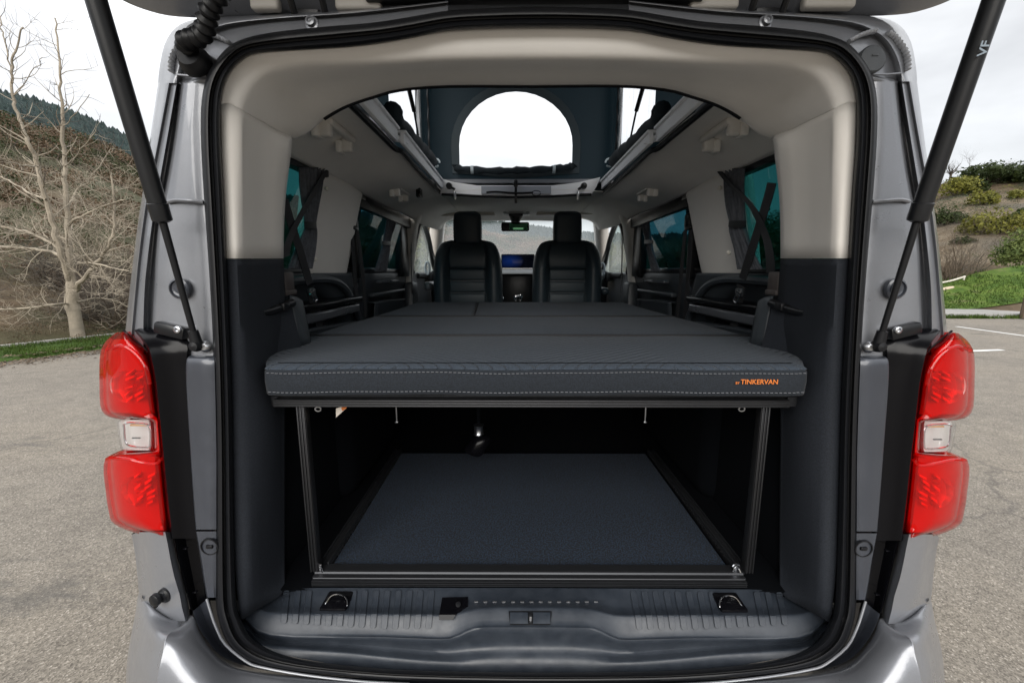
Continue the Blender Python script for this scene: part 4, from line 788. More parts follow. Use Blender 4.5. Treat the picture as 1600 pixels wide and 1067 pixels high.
# ---- belts
def belt(pts, width=.046, s=0, wd=(0, 1, .25), name='seat_belt'):
    m = M(); m.strap(cr(pts, 5), wd, width, .001); return obj(name, m, BELT, VAN, 40)
for s in (-1, 1):
    U = (lambda u: u) if s < 0 else (lambda u: 1640.0 - u)
    X = lambda u, v, x: PX(u, v, s * x)
    if s < 0: L1 = [(509,268,.722),(498,288,.718),(478,322,.712),(458,360,.705),(449,384,.70),(446,402,.695)]; L2 = [(444,312,.70),(452,340,.71),(470,396,.725),(484,444,.735)]; L3 = [(484,452,.735),(494,490,.745),(503,524,.75)]; tg = [(487,457),(494,470)]
    else: L1 = [(1124,268,.722),(1138,285,.718),(1160,306,.712),(1178,328,.706),(1196,368,.71),(1203,400,.70),(1204,428,.70)]; L2 = [(1206,286,.70),(1198,316,.705),(1178,380,.72),(1160,436,.735)]; L3 = [(1158,446,.735),(1152,486,.745),(1142,524,.75)]; tg = [(1155,457),(1148,472)]
    if s < 0: m = M(); m.box(PX(508, 266, -.738), (.02, .03, .05), .008); obj('belt_anchor', m, BLACK, VAN)
    b1 = belt([X(*p) for p in L1], .045); b2 = belt([X(*p) for p in L2], .045); b3 = belt([X(*p) for p in L3], .05)
    m = M(); c = X(*tg[0], .728); m.box(c, (.016, .036, .03), .007); obj('buckle', m, bpy.data.materials['grey_rubber'], b2)
    a, b = X(*tg[0], .722), X(*tg[1], .722); d = (b - a); wv = Vector((0, .011, .004)); m = M()
    m.tube(cr([a - wv, a - wv + d * .9, b, a + wv + d * .9, a + wv], 4), .0026, 6); m.tube([a - wv, a + wv], .004, 6); obj('buckle_tongue', m, CHROME, b2)
    # centre-pillar reel belt
    if s < 0: K = [(549,345,.79),(553,356,.772)]; D1 = [(550,358,.772),(553,410,.775),(557,460,.78),(561,500,.78)]; D2 = [(558,360,.768),(565,410,.765),(569,455,.765),(571,496,.765)]; B4 = [(644,352,.755),(643,400,.755),(644,458,.755)]
    else: K = [(1079,345,.79),(1076,356,.772)]; D1 = [(1079,358,.772),(1077,410,.775),(1073,460,.78),(1070,500,.78)]; D2 = [(1071,360,.768),(1066,410,.765),(1062,455,.765),(1058,496,.765)]; B4 = [(972,352,.755),(972,400,.755),(970,458,.755)]
    m = M(); m.box(X(*K[0]), (.05, .05, .075), .018, 3); m.box(X(*K[1]), (.02, .065, .022), .008, 3); an = obj('belt_anchor', m, BLACK, VAN)
    belt([X(*p) for p in D1], .042, wd=(0, 1, .0)); belt([X(*p) for p in D2], .040, wd=(0, .8, 0)); belt([X(*p) for p in B4], .03)
    for v in ((269 + 26, 405) if s < 0 else (294, 395)):
        u = (510 if v < 350 else 492) if s < 0 else (1125 if v < 350 else 1139)
        m = M(); m.lathe(X(u, v, .735), (-s, -.5, 0), [(.0, .009), (.007, .006), (.0085, 0), (.005, -.006)], 12); obj('curtain_stud', m, PIN, VAN)

# ================================================================== CURTAINS
def curtain(rows, s, x, pleats, label, group):
    rr = []
    for v, ua, ub in rows:
        n = pleats * 6; r = []
        for i in range(n + 1):
            t = i / n; p = PX(ua + (ub - ua) * t, v, s * x); r.append(p + Vector((s * (.007 * math.sin(t * pleats * 2 * math.pi) + .003 * math.sin(t * 17 + v * .05)), 0, 0)))
        rr.append(r)
    m = M(); m.loft(rr, 1, 4); o = obj('curtain', m, CURT, None, 70, solid=.0015); tag(o, label, 'curtain', group)
    v, ua, ub = rows[len(rows) // 2]; m = M(); a, b = PX(ua - 2, v, s * (x - .012)), PX(ub + 2, v, s * (x - .012)); m.strap([a, a.lerp(b, .5) + Vector((-s * .006, 0, 0)), b], (0, 0, 1), .022); obj('tie_band', m, RUBBER, o)
    return o
g = 'curtains tied back at the side windows'
curtain([(262,470,504),(290,471,502),(320,473,498),(340,476,494),(352,478,492),(364,475,493),(390,464,490),(420,452,486)], -1, .738, 8, 'broad grey tied curtain at the nearer window on the left, under two crossing black belts', g)
curtain([(263,1129,1166),(290,1131,1163),(320,1135,1163),(340,1139,1163),(350,1141,1163),(362,1140,1166),(390,1146,1177),(421,1152,1192)], 1, .738, 8, 'broad grey tied curtain at the nearer window on the right, under a curving black belt', g)
curtain([(329,606,621),(350,603,618),(368,601,611),(380,600,608),(392,597,607),(424,586,603)], -1, .765, 5, 'narrow grey curtain gathered at the far end of the left sliding door window', g)
curtain([(333,996,1014),(350,1000,1015),(366,1006,1016),(378,1009,1018),(392,1011,1021),(424,1018,1032)], 1, .765, 5, 'narrow grey curtain gathered at the far end of the right sliding door window', g)

# ================================================================== BED
Z1 = P(836, 571, .880).z; Z0 = P(836, 619, .866).z
def inset(o, d):
    n = len(o); out = []
    for i in range(n):
        a, b, c = Vector(o[i - 1]), Vector(o[i]), Vector(o[(i + 1) % n]); t = (c - a).normalized(); out.append(Vector((b.x - t.y * d, b.y + t.x * d)))
    return out
def cushion(name, outline, z0, z1, label, wave=0.0, r=.014):
    o = [Vector(p) for p in outline]; dense = []
    for i in range(len(o)):
        a, b = o[i], o[(i + 1) % len(o)]; k = max(1, int((b - a).length / .04))
        dense += [a.lerp(b, j / k) for j in range(k)]
    wv = lambda p: wave * (math.sin(p.x * 13 + p.y * 6) + .5 * math.sin(p.x * 29 + 1))
    def ring(d, z, wk=1): return [Vector((q.x, q.y, z + wk * wv(q))) for q in inset(dense, d)]
    top = M(); top.grid([ring(.003, z1 - .0075), ring(.0003, z1 - .0055), ring(.003, z1 - .0028), ring(.012, z1 + .0008, .6), ring(.030, z1 + .003, 0)], True)
    n = len(dense); k = len(top.v); top.f.append(tuple(range(k - n, k)))
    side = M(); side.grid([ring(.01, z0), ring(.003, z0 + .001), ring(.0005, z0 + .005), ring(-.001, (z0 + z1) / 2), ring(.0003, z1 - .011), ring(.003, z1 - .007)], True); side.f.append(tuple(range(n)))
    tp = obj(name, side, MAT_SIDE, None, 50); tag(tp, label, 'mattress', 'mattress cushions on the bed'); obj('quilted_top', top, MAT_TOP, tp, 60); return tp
fr = [(-.583, .872), (-.572, .8665), (-.40, .866), (-.2, .8655), (0, .866), (.2, .8655), (.40, .866), (.572, .8665), (.584, .872)]
rt_ = [(.590, .890), (.614, .93), (.640, .965), (.668, 1.08), (.690, 1.20), (.700, 1.27), (.700, 1.301)]
lf = [(-x, y) for x, y in rt_[::-1]]
MT = cushion('mattress', fr + rt_ + lf, Z0, Z1, 'nearest grey quilted mattress cushion with pale stitching and orange lettering on its front edge', .0014)
cushion('mattress', [(-.705, 1.315), (.705, 1.315), (.70, 1.6), (.685, 1.882), (-.685, 1.882), (-.70, 1.6)], Z0, Z1 - .001, 'middle strip of the grey mattress between two crosswise seams', .0015)
cushion('mattress', [(-.235, 1.893), (-.29, 2.80), (-.69, 2.80), (-.69, 1.893)], Z0, Z1 - .001, 'far narrow mattress cushion behind the headrest seat on the left', .001)
cushion('mattress', [(-.228, 1.893), (.685, 1.893), (.69, 2.80), (-.283, 2.80)], Z0, Z1 - .001, 'far wide mattress cushion behind the seat on the right', .001)
m = M()
for zf in (Z1 - .0125, Z0 + .010):
    for i in range(121):
        x = -.572 + i * .00955; y = .8635 + (.002 if abs(x) > .56 else 0); z = zf + .0014 * (math.sin(x * 13 + 5.2) + .5 * math.sin(x * 29 + 1)); m.box((x, y, z), (.0060, .0016, .0010))
obj('stitching', m, THREAD, MT, 0, kind='stuff')
p = P(1157, 600, .8625); text_mesh('lettering', 'TINKERVAN', ORANGE, MT, p, (R(90), 0, 0), P(1215, 600, .8625).x - p.x)
p = P(1149.5, 600, .8625); text_mesh('lettering', 'BY', ORANGE, MT, p, (R(90), 0, 0), .0078)

BED = thing('bed_frame', (0, .93, .62), 'dark aluminium bed frame with slim grooved legs under the mattress', 'bed frame')
a, b = P(425, 631, .893), P(1236, 631, .893); zb = a.z
m = M(); m.box(((a.x + b.x) / 2, .912, zb), (b.x - a.x, .030, .0165)); obj('front_beam', m, ALU, BED, 0)
for dz in (.0058, -.0002, -.0062): m = M(); m.box(((a.x + b.x) / 2, .8965, zb + dz), (b.x - a.x - .002, .004, .0034), .0008); obj('beam_rib', m, ALU, BED, 30)
for s in (-1, 1):
    xt = .541 if s < 0 else .538
    zt = zb - .009; zl = P(800, 892, .93).z; m = M(); m.box((s * xt, .936, (zt + zl) / 2), (.020, .020, zt - zl), .001); lg = obj('leg', m, ALU, BED)
    for dx in (-.0075, 0, .0075): m = M(); m.box((s * xt + dx, .9245, (zt + zl) / 2), (.0036, .004, zt - zl - .002), .0008); obj('leg_rib', m, ALU, lg)
    m = M(); m.box((s * .60, 1.85, zb), (.03, 1.85, .03)); obj('side_beam', m, ALU_B, BED, 0)
    m = M(); m.box((s * .46, 2.72, (zt + .62) / 2), (.026, .026, zt - .62)); obj('leg', m, ALU_B, BED, 0)
    c = P(497, 637, .92) if s < 0 else P(1159, 637, .92); m = M(); m.tube([c + Vector((.007 * math.cos(t), 0, .005 * math.sin(t) - .003)) for t in [i * .5 for i in range(13)]], .0018, 6); obj('wire_ring', m, STEEL, BED)
    c = P(619, 640, 1.45) if s < 0 else P(1009, 640, 1.45); m = M(); m.tube([c + Vector((0, 0, .03)), c - Vector((0, 0, .045))], .004, 8); m.box(c - Vector((0, 0, .047)), (.012, .012, .006), .001); obj('hanging_pin', m, STEEL, BED)
m = M(); m.box((0, 1.85, zb + .012), (1.3, 1.85, .008)); obj('slat_board', m, ALU_B, BED, 0)
q = [P(u, v, .99) for u, v in ((525,638),(543,632),(541,638),(525,652))]; m = M(); m.prism(q, (0, .002, 0)); obj('paper_tag', m, pm('paper_tag', (.75,.68,.60), .6), BED, 0)
m = M(); m.prism([P(u, v, .988) for u, v in ((533,637),(543,632),(541,638),(535,642))], (0, .0012, 0)); obj('tag_patch', m, ORANGE, BED, 0)

TRAY = thing('slide_out_tray', (0, .93, .615), 'carpeted tray in black ribbed rails on the load floor under the bed', 'tray')
a, b = P(488, 905, .912), P(1166, 905, .912); yb = .905
prof = []
zt_ = P(800, 892, .93).z; zbm = P(800, 917, yb).z; H = zt_ - zbm
for f, d in ((0, .004), (.06, 0), (.12, 0), (.14, .005), (.24, .005), (.26, 0), (.34, 0), (.36, .006), (.46, .006), (.48, .001), (.55, .001), (.57, .010), (.70, .012), (.72, .008), (.78, .008), (.80, .020), (.96, .022), (1.0, .026)):
    prof.append((yb + d, zbm + H * f))
prof += [(.955, zt_), (.955, zbm)]
m = M(); m.prism([Vector((a.x, y, z)) for y, z in prof], (b.x - a.x, 0, 0)); obj('front_rail', m, ALU_B, TRAY, 0)
for s in (-1, 1):
    x = s * .530; m = M()
    m.box((x, 1.30, zt_ - .012), (.030, .70, .024), .002); m.box((x - s * .012, 1.30, zt_ + .004), (.004, .70, .008), .001); m.box((x + s * .010, 1.30, zt_ + .002), (.004, .70, .006), .001); rl = obj('slide_rail', m, ALU_B, TRAY)
    c = (P(499, 887, .93) if s < 0 else P(1151, 887, .93))
    m = M(); m.tube(cr([c + Vector((-.008, 0, -.010)), c + Vector((-.004, 0, .0)), c + Vector((.0, 0, .004)), c + Vector((.004, 0, 0)), c + Vector((.009, -.003, -.010))], 3), .0022, 6); m.tube(cr([c + Vector((-.010, .0, .004)), c + Vector((-.004, 0, .010)), c + Vector((.006, 0, .008))], 3), .002, 6); m.box(c + Vector((0, .004, -.004)), (.006, .008, .012), .001); obj('rail_latch', m, CHROME, TRAY)
    m = M()
    for i in range(40): m.box((x - s * .017, 1.0 + i * .016, zt_ - .006), (.003, .006, .004))
    obj('rail_teeth', m, ALU, rl, 0, kind='stuff')
m = M(); m.box((-.005, 1.29, zt_ - .014), (1.012, .68, .012)); obj('carpet_panel', m, CARPET, TRAY, 0)

PCH = thing('hanging_bag', (-.10, 1.48, .9), 'small black bag hanging from a shiny metal cup deep under the bed', 'bag')
c = P(748, 671, 1.48); m = M(); m.lathe(c, (0, 0, 1), [(.016, -.020), (.020, -.018), (.017, -.014), (.017, .014), (.020, .018), (.012, .020), (.0, .02)], 18); obj('metal_cup', m, STEEL, PCH); m = M(); m.tube([c, c + Vector((0, 0, .09))], .006, 8); obj('hanging_cord', m, DEEP, PCH)
m = M(); c2 = c - Vector((0, 0, .055)); m.loft([[c2 + Vector((.040 * k * math.cos(t) * (1 + .16 * math.sin(3 * t + z * 40)) + .012 * math.sin(z * 50), .03 * k * math.sin(t), z)) for t in [i * .628 for i in range(10)]] for z, k in ((.032, .35), (.02, .8), (-.01, 1.0), (-.035, .85), (-.05, .3))], 2, 2, True); obj('bag_body', m, GLOSSB, PCH)
for pts in ([(-.70, 1.308), (-.35, 1.307), (0, 1.309), (.35, 1.307), (.70, 1.308)], [(-.68, 1.8875), (0, 1.8885), (.68, 1.8875)], [(-.2315, 1.90), (-.26, 2.35), (-.2865, 2.79)]):
    m = M(); m.tube(cr([Vector((x, y, Z1 + .0005)) for x, y in pts], 6), .0042, 6); obj('seam_piping', m, BELT, MT)
# ================================================================== OUTDOORS
rnd = random.Random(11)
def azel(u, v): d = ray(u, v).normalized(); return math.degrees(math.atan2(d.x, d.y)), math.asin(d.z)
NEAR = [(-110, R(6))] + [azel(u, v) for u, v in ((-200, 150), (0, 182), (100, 207), (210, 258), (330, 302), (450, 326), (560, 345), (680, 352), (760, 362), (830, 374), (900, 380), (960, 384), (1040, 380), (1100, 376))] + [azel(1200, 345), azel(1330, 310), azel(1465, 292), azel(1500, 279), (50.5, azel(1600, 262)[1]), (75, R(9)), (110, R(5))]
RIDGE = [(-110, R(7))] + [azel(u, v) for u, v in ((-200, 130), (0, 160), (60, 172), (120, 190), (200, 224), (330, 268), (450, 312), (560, 336), (680, 344), (760, 350), (850, 357), (930, 368), (1030, 374))] + [(30, R(4)), (60, R(5)), (110, R(6))]
R0 = [(-180, 60), (-110, 14), (-75, 9.8), (-52, 11.0), (-45, 11.2), (-36, 13), (-20, 20), (0, 26), (18, 24), (32, 19), (40, 19.6), (52, 20.8), (70, 24), (110, 40), (180, 60)]
R1 = [(-180, 160), (-110, 120), (-52, 95), (-30, 120), (0, 160), (20, 120), (32, 44), (45, 44), (60, 50), (110, 120), (180, 160)]
def tz(x, y):
    dx, dy = x - CAM.x, y; r = math.hypot(dx, dy); az = math.degrees(math.atan2(dx, dy))
    r0, r1, e = lerp_table(R0, az), lerp_table(R1, az), lerp_table(NEAR, az); 
    if abs(az) > 110: e = R(5)
    top = CAM.z + r1 * math.tan(e)
    if r < r0: z = -.30 + .30 * max(0, (r - r0 + 3) / 3)
    elif r < r1: z = top * ((r - r0) / (r1 - r0)) ** (1.0 if az < 30 else 1.15)
    else: z = top - (r - r1) * .25
    k = max(0, min(1, (r - r0) / 8))
    return z + k * (noise.noise(Vector((x * .11, y * .11, 3))) * .55 + noise.noise(Vector((x * .4, y * .4, 9))) * .16)
def hit(u, v, far=200):
    d = ray(u, v); t = 4.0
    while t < far:
        p = CAM + d * t
        if p.z < max(tz(p.x, p.y), 0.0): return p
        t += .05 + t * .002
    return CAM + d * far
def ground_mat(name, cols, scale, bump=.6, dist=.05, rough=.95, big=None):
    m, t, n, b = node_mat(name); b.inputs['Roughness'].default_value = rough; b.inputs['Specular IOR Level'].default_value = .2
    tcn = n.new('ShaderNodeTexCoord'); z = n.new('ShaderNodeTexNoise'); z.inputs['Scale'].default_value = scale; z.inputs['Detail'].default_value = 8; z.inputs['Roughness'].default_value = .7
    t.links.new(tcn.outputs['Object'], z.inputs[0]); r = n.new('ShaderNodeValToRGB'); e = r.color_ramp.elements
    while len(e) < len(cols): e.new(.5)
    for i, c in enumerate(cols): e[i].position = .30 + .40 * i / (len(cols) - 1); e[i].color = (*c, 1)
    t.links.new(z.outputs[0], r.inputs[0]); out = r.outputs[0]
    if big:
        z2 = n.new('ShaderNodeTexNoise'); z2.inputs['Scale'].default_value = big[0]; z2.inputs['Detail'].default_value = 5; t.links.new(tcn.outputs['Object'], z2.inputs[0])
        r2 = n.new('ShaderNodeMapRange'); r2.inputs[1].default_value = .46; r2.inputs[2].default_value = .56; t.links.new(z2.outputs[0], r2.inputs[0])
        x = n.new('ShaderNodeMix'); x.data_type = 'RGBA'; t.links.new(r2.outputs[0], x.inputs['Factor']); t.links.new(out, x.inputs['A']); x.inputs['B'].default_value = (*big[1], 1); out = x.outputs['Result']
    t.links.new(out, b.inputs['Base Color']); bp = n.new('ShaderNodeBump'); bp.inputs['Strength'].default_value = bump; bp.inputs['Distance'].default_value = dist
    t.links.new(z.outputs[0], bp.inputs['Height']); t.links.new(bp.outputs[0], b.inputs['Normal']); return m
def leafmat(name, a, b_, trans=.25, scale=2.5):
    m, t, n, b = node_mat(name); b.inputs['Roughness'].default_value = .7; b.inputs['Specular IOR Level'].default_value = .25; o = n['Material Output']
    tcn = n.new('ShaderNodeTexCoord'); z = n.new('ShaderNodeTexNoise'); z.inputs['Scale'].default_value = scale; z.inputs['Detail'].default_value = 6; z.inputs['Roughness'].default_value = .75; t.links.new(tcn.outputs['Object'], z.inputs[0])
    r = n.new('ShaderNodeValToRGB'); e = r.color_ramp.elements; e[0].position = .34; e[1].position = .66; e[0].color = (*a, 1); e[1].color = (*b_, 1)
    t.links.new(z.outputs[0], r.inputs[0]); t.links.new(r.outputs[0], b.inputs['Base Color'])
    tl = n.new('ShaderNodeBsdfTranslucent'); t.links.new(r.outputs[0], tl.inputs[0]); x = n.new('ShaderNodeMixShader'); x.inputs[0].default_value = trans
    t.links.new(b.outputs[0], x.inputs[1]); t.links.new(tl.outputs[0], x.inputs[2]); t.links.new(x.outputs[0], o.inputs[0]); return m
def asphalt():
    m, t, n, b = node_mat('worn_asphalt'); b.inputs['Roughness'].default_value = .9; b.inputs['Specular IOR Level'].default_value = .25; L = t.links.new
    tcn = n.new('ShaderNodeTexCoord'); co = tcn.outputs['Object']
    def nz_(s, d=4, r=.6): z = n.new('ShaderNodeTexNoise'); z.inputs['Scale'].default_value = s; z.inputs['Detail'].default_value = d; z.inputs['Roughness'].default_value = r; L(co, z.inputs[0]); return z.outputs[0]
    def ramp(inp, stops): 
        r = n.new('ShaderNodeValToRGB'); e = r.color_ramp.elements
        while len(e) < len(stops): e.new(.5)
        for i, (p, c) in enumerate(stops): e[i].position = p; e[i].color = (*c, 1)
        L(inp, r.inputs[0]); return r.outputs[0]
    vo = n.new('ShaderNodeTexVoronoi'); vo.inputs['Scale'].default_value = 180; L(co, vo.inputs[0])
    stone = ramp(vo.outputs['Color'], [(.0, (.066, .058, .049)), (.45, (.142, .127, .108)), (.8, (.198, .178, .152)), (1.0, (.34, .31, .275))])
    fine = nz_(60, 5, .8); patch = nz_(.55, 6, .62); mid = nz_(6, 6, .7)
    def mixc(f, a, bq, mode='MIX'):
        x = n.new('ShaderNodeMix'); x.data_type = 'RGBA'; x.blend_type = mode
        if isinstance(f, (int, float)): x.inputs['Factor'].default_value = f
        else: L(f, x.inputs['Factor'])
        for k, s_ in (('A', a), ('B', bq)):
            if isinstance(s_, tuple): x.inputs[k].default_value = (*s_, 1)
            else: L(s_, x.inputs[k])
        return x.outputs['Result']
    c = mixc(.9, stone, ramp(patch, [(.3, (.72, .72, .73)), (.5, (1, 1, 1)), (.72, (1.1, 1.08, 1.04))]), 'MULTIPLY')
    c = mixc(.8, c, ramp(mid, [(.32, (.78, .78, .78)), (.6, (1.05, 1.05, 1.04))]), 'MULTIPLY')
    mp2 = n.new('ShaderNodeMapping'); mp2.inputs['Scale'].default_value = (.55, 1.4, 1); mp2.inputs['Rotation'].default_value = (0, 0, R(25)); L(co, mp2.inputs[0])
    st = n.new('ShaderNodeTexNoise'); st.inputs['Scale'].default_value = 1.1; st.inputs['Detail'].default_value = 7; st.inputs['Roughness'].default_value = .72; L(mp2.outputs[0], st.inputs[0])
    stain = n.new('ShaderNodeMapRange'); stain.inputs[1].default_value = .585; stain.inputs[2].default_value = .69; stain.inputs[4].default_value = .75; L(st.outputs[0], stain.inputs[0])
    c = mixc(stain.outputs[0], c, (.060, .058, .055))
    wv = n.new('ShaderNodeTexVoronoi'); wv.feature = 'DISTANCE_TO_EDGE'; wv.inputs['Scale'].default_value = .42
    wd = n.new('ShaderNodeTexNoise'); wd.inputs['Scale'].default_value = 2.2; wd.inputs['Detail'].default_value = 6; L(co, wd.inputs[0])
    vm = n.new('ShaderNodeMix'); vm.data_type = 'VECTOR'; vm.inputs['Factor'].default_value = .35; L(co, vm.inputs['A']); L(wd.outputs['Color'], vm.inputs['B']); L(vm.outputs['Result'], wv.inputs[0])
    ck = n.new('ShaderNodeMapRange'); ck.inputs[1].default_value = .0; ck.inputs[2].default_value = .006; ck.inputs[3].default_value = .45; ck.inputs[4].default_value = 0; L(wv.outputs[0], ck.inputs[0])
    c = mixc(ck.outputs[0], c, (.045, .042, .040))
    L(c, b.inputs['Base Color']); bp = n.new('ShaderNodeBump'); bp.inputs['Strength'].default_value = .5; bp.inputs['Distance'].default_value = .003
    L(vo.outputs['Distance'], bp.inputs['Height']); b2 = n.new('ShaderNodeBump'); b2.inputs['Strength'].default_value = .35; b2.inputs['Distance'].default_value = .004; L(fine, b2.inputs['Height']); L(bp.outputs[0], b2.inputs['Normal']); L(b2.outputs[0], b.inputs['Normal'])
    return m
m = M(); m.add([(-60, -60, 0), (60, -60, 0), (60, 60, 0), (-60, 60, 0)], [(0, 1, 2, 3)]); LOT = obj('parking_lot', m, asphalt(), None, 0, kind='structure', origin=(0, 0, 0))
# ground sheet to the horizon, near slopes and the wooded ridge
azs = [-180 + i * 1.5 for i in range(241)]
rs = [0, .25, .5, .75, .9, 1.0]
m = M(); rows = []
for az in azs:
    r0, r1 = lerp_table(R0, az), lerp_table(R1, az); row = []
    for k in range(58):
        f = k / 57; r = r0 - 3 + (r1 + 45 - r0 + 3) * f ** 1.7
        x, y = CAM.x + r * math.sin(R(az)), r * math.cos(R(az)); row.append(Vector((x, y, tz(x, y))))
    rows.append(row)
m.grid(rows); obj('hillside', m, ground_mat('scrub_slope', [(0.0187, 0.0225, 0.0087), (0.0437, 0.0343, 0.0200), (0.0718, 0.0499, 0.0312), (0.0998, 0.0780, 0.0499), (0.1498, 0.1248, 0.0874)], .55, .8, .25, big=(.09, (0.0374, 0.0387, 0.0174))), None, 60, kind='structure')
m = M(); rows = []
for az in azs:
    e = lerp_table(RIDGE, az); row = []
    for r, k in ((190, -.15), (260, .25), (340, .6), (430, .88), (520, 1.0), (640, .8), (900, -.02)):
        h = (520 * math.tan(e) + CAM.z) * k; x, y = CAM.x + r * math.sin(R(az)), r * math.cos(R(az))
        row.append(Vector((x, y, h + 4 * noise.noise(Vector((x * .01, y * .01, 1))) + 1.5 * noise.noise(Vector((x * .05, y * .05, 2))))))
    rows.append(row)
m.loft(rows, 1, 1)
rt2 = random.Random(77); tv = []; tf = []
for _ in range(9000):
    i = rt2.randint(70, 170); r_ = rows[i]; j = rt2.choice((2, 3, 3, 4, 4)); f = rt2.random(); g2 = rt2.random(); p = r_[j - 1].lerp(r_[j], f).lerp(rows[i + 1][j - 1].lerp(rows[i + 1][j], f), g2); h = rt2.uniform(1.2, 3.2); w2 = h * rt2.uniform(.5, .9); o_ = len(tv)
    a = rt2.uniform(0, 3.14); d_ = Vector((math.cos(a), math.sin(a), 0)) * w2; e_ = Vector((-math.sin(a), math.cos(a), 0)) * w2; b_ = p - Vector((0, 0, 1))
    tv += [b_ - d_, b_ + e_, b_ + d_, b_ - e_, p + Vector((0, 0, h))]; tf += [(o_, o_ + 1, o_ + 4), (o_ + 1, o_ + 2, o_ + 4), (o_ + 2, o_ + 3, o_ + 4), (o_ + 3, o_, o_ + 4)]
m3 = M(); m3.v = tv; m3.f = tf; obj('far_wood', m3, leafmat('far_conifers', (.006, .016, .016), (.022, .040, .036), .1, .05), None, 0, kind='stuff')
obj('wooded_ridge', m, ground_mat('far_pine_wood', [(0.0038, 0.0125, 0.0138), (0.0087, 0.0225, 0.0225), (0.0187, 0.0325, 0.0287), (0.0312, 0.0374, 0.0312)], .09, 1.0, 6.0), None, 60, kind='structure')
m = M(); m.lathe((0, 0, -1.5), (0, 0, 1), [(3000, 0), (200, 0), (.1, 0)], 48); obj('ground', m, ground_mat('plain_ground', [(.06, .07, .03), (.12, .10, .06)], .02), None, 0, kind='structure')

# ---- left verge
bl = lambda Y: -7.5 + (Y - 7.3) * .45          # edge of the asphalt on the left
GRASS = ground_mat('short_grass', [(0.0125, 0.0250, 0.0038), (0.0312, 0.0624, 0.0087), (0.0593, 0.0936, 0.0156)], 9, .9, .05)
m = M(); rows = []
for i in range(46):
    Y = 2 + i * .5; x = bl(Y) + .06 * noise.noise(Vector((0, Y * 1.7, 4)))
    rows.append([Vector((x, Y, .004)), Vector((x - .12, Y, .03)), Vector((x - .5, Y + .05, .07)), Vector((x - 1.15, Y + .1, .10)), Vector((x - 3.2, Y + .3, .16))])
m.loft(rows, 2, 2); obj('grass_verge', m, GRASS, None, 60, kind='structure')
m = M(); rows = [[Vector((bl(Y) - 1.18 + dx, Y + .1, z)) for dx, z in ((0, .06), (0, .135), (-.10, .14), (-.10, .06))] for Y in [3 + i * .7 for i in range(26)]]; m.grid(rows, True); tag(obj('kerb_edging', m, pm('pale_concrete', (0.2246, 0.2184, 0.1997), .85, bump=(40, .4, .01), var=(6, .15)), None, 0), 'thin pale concrete edging between the grass strip and the thicket', 'kerb')
def scatter_blades(name, spots, hmin, hmax, mat, lean=.5, wdt=.010):
    m = M(); vs = []; fs = []
    for p in spots:
        a = rnd.uniform(0, 6.283); h = rnd.uniform(hmin, hmax); d = Vector((math.cos(a), math.sin(a), 0)) * wdt * rnd.uniform(.6, 1.3); l = Vector((rnd.uniform(-lean, lean), rnd.uniform(-lean, lean), 0)) * h
        o = len(vs); vs += [p - d, p + d, p + l + Vector((0, 0, h))]; fs.append((o, o + 1, o + 2))
    m.v = vs; m.f = fs; return obj(name, m, mat, None, 0, kind='stuff')
BLADE = leafmat('grass_blades', (0.0218, 0.0450, 0.0062), (0.0749, 0.1186, 0.0200), .35, 1.2)
sp = []
for _ in range(15000):
    Y = rnd.uniform(4.5, 15); k = rnd.uniform(.02, 1.2) if rnd.random() < .86 else rnd.uniform(1.25, 3.0)
    if noise.noise(Vector((k * 2.0, Y * 1.1, 5))) + .55 * (k - .1) > .02: sp.append(Vector((bl(Y) - k, Y, .02 + .07 * min(1, k))))
scatter_blades('grass', sp, .03, .10, BLADE)
m = M(); LEAF = pm('dry_leaf', (0.0878, 0.0614, 0.0380), .8, var=(3, .6))
for _ in range(5200):
    Y = rnd.uniform(3.5, 14); k = abs(rnd.gauss(0, .34)); x = bl(Y) + (k if rnd.random() < .8 else -k * .6); a = rnd.uniform(0, 6.283); l = rnd.uniform(.014, .034)
    c = Vector((x, Y, .012 + (.05 if x < bl(Y) else 0))); d = Vector((math.cos(a), math.sin(a), 0)) * l; e = Vector((-math.sin(a), math.cos(a), 0)) * l * .55; z = Vector((0, 0, rnd.uniform(.004, .018)))
    m.add([c - d, c + e + z, c + d, c - e + z * .4], [(0, 1, 2, 3)])
obj('leaf_litter', m, LEAF, None, 0, kind='stuff')

# ---- right side: kerb, path, grass, markings
CONC = pm('kerb_concrete', (0.2122, 0.2090, 0.1997), .85, bump=(30, .4, .01), var=(5, .18))
K = thing('kerb', (18, 12.7, 0), 'long grey concrete kerb with weeds along its foot at the far edge of the asphalt', 'kerb')
for i in range(28):
    x = 6.2 + i; m = M(); m.box((x + .5, 12.7 - (x - 13) * .02, .065), (.985, .16, .15), .018, 2); obj('kerb_stone', m, CONC, K)
m = M(); m.grid([[Vector((x, 12.78 - (x - 13) * .02 + d, z)) for d, z in ((0, .105), (.7, .115), (1.5, .14))] for x in range(6, 36)]); obj('path', m, pm('pale_path', (0.2122, 0.2059, 0.1934), .9, bump=(50, .4, .01), var=(4, .12)), None, 0, kind='structure')
m = M(); rows = []
for i in range(40):
    x = 7 + i * .6; rows.append([Vector((x, 14.22 - (x - 13) * .02 + d, max(.13 + .02 * d, tz(x, 14.22 + d) + .03))) for d in (0, .4, .8, 1.2, 1.6, 2.0, 2.4, 2.8)])
m.loft(rows, 1, 2); obj('grass_bank', m, ground_mat('bank_grass', [(0.0138, 0.0281, 0.0038), (0.0374, 0.0718, 0.0087), (0.0686, 0.1061, 0.0156), (0.1061, 0.0967, 0.0499)], 1.6, .9, .05), None, 60, kind='structure')
sp = []
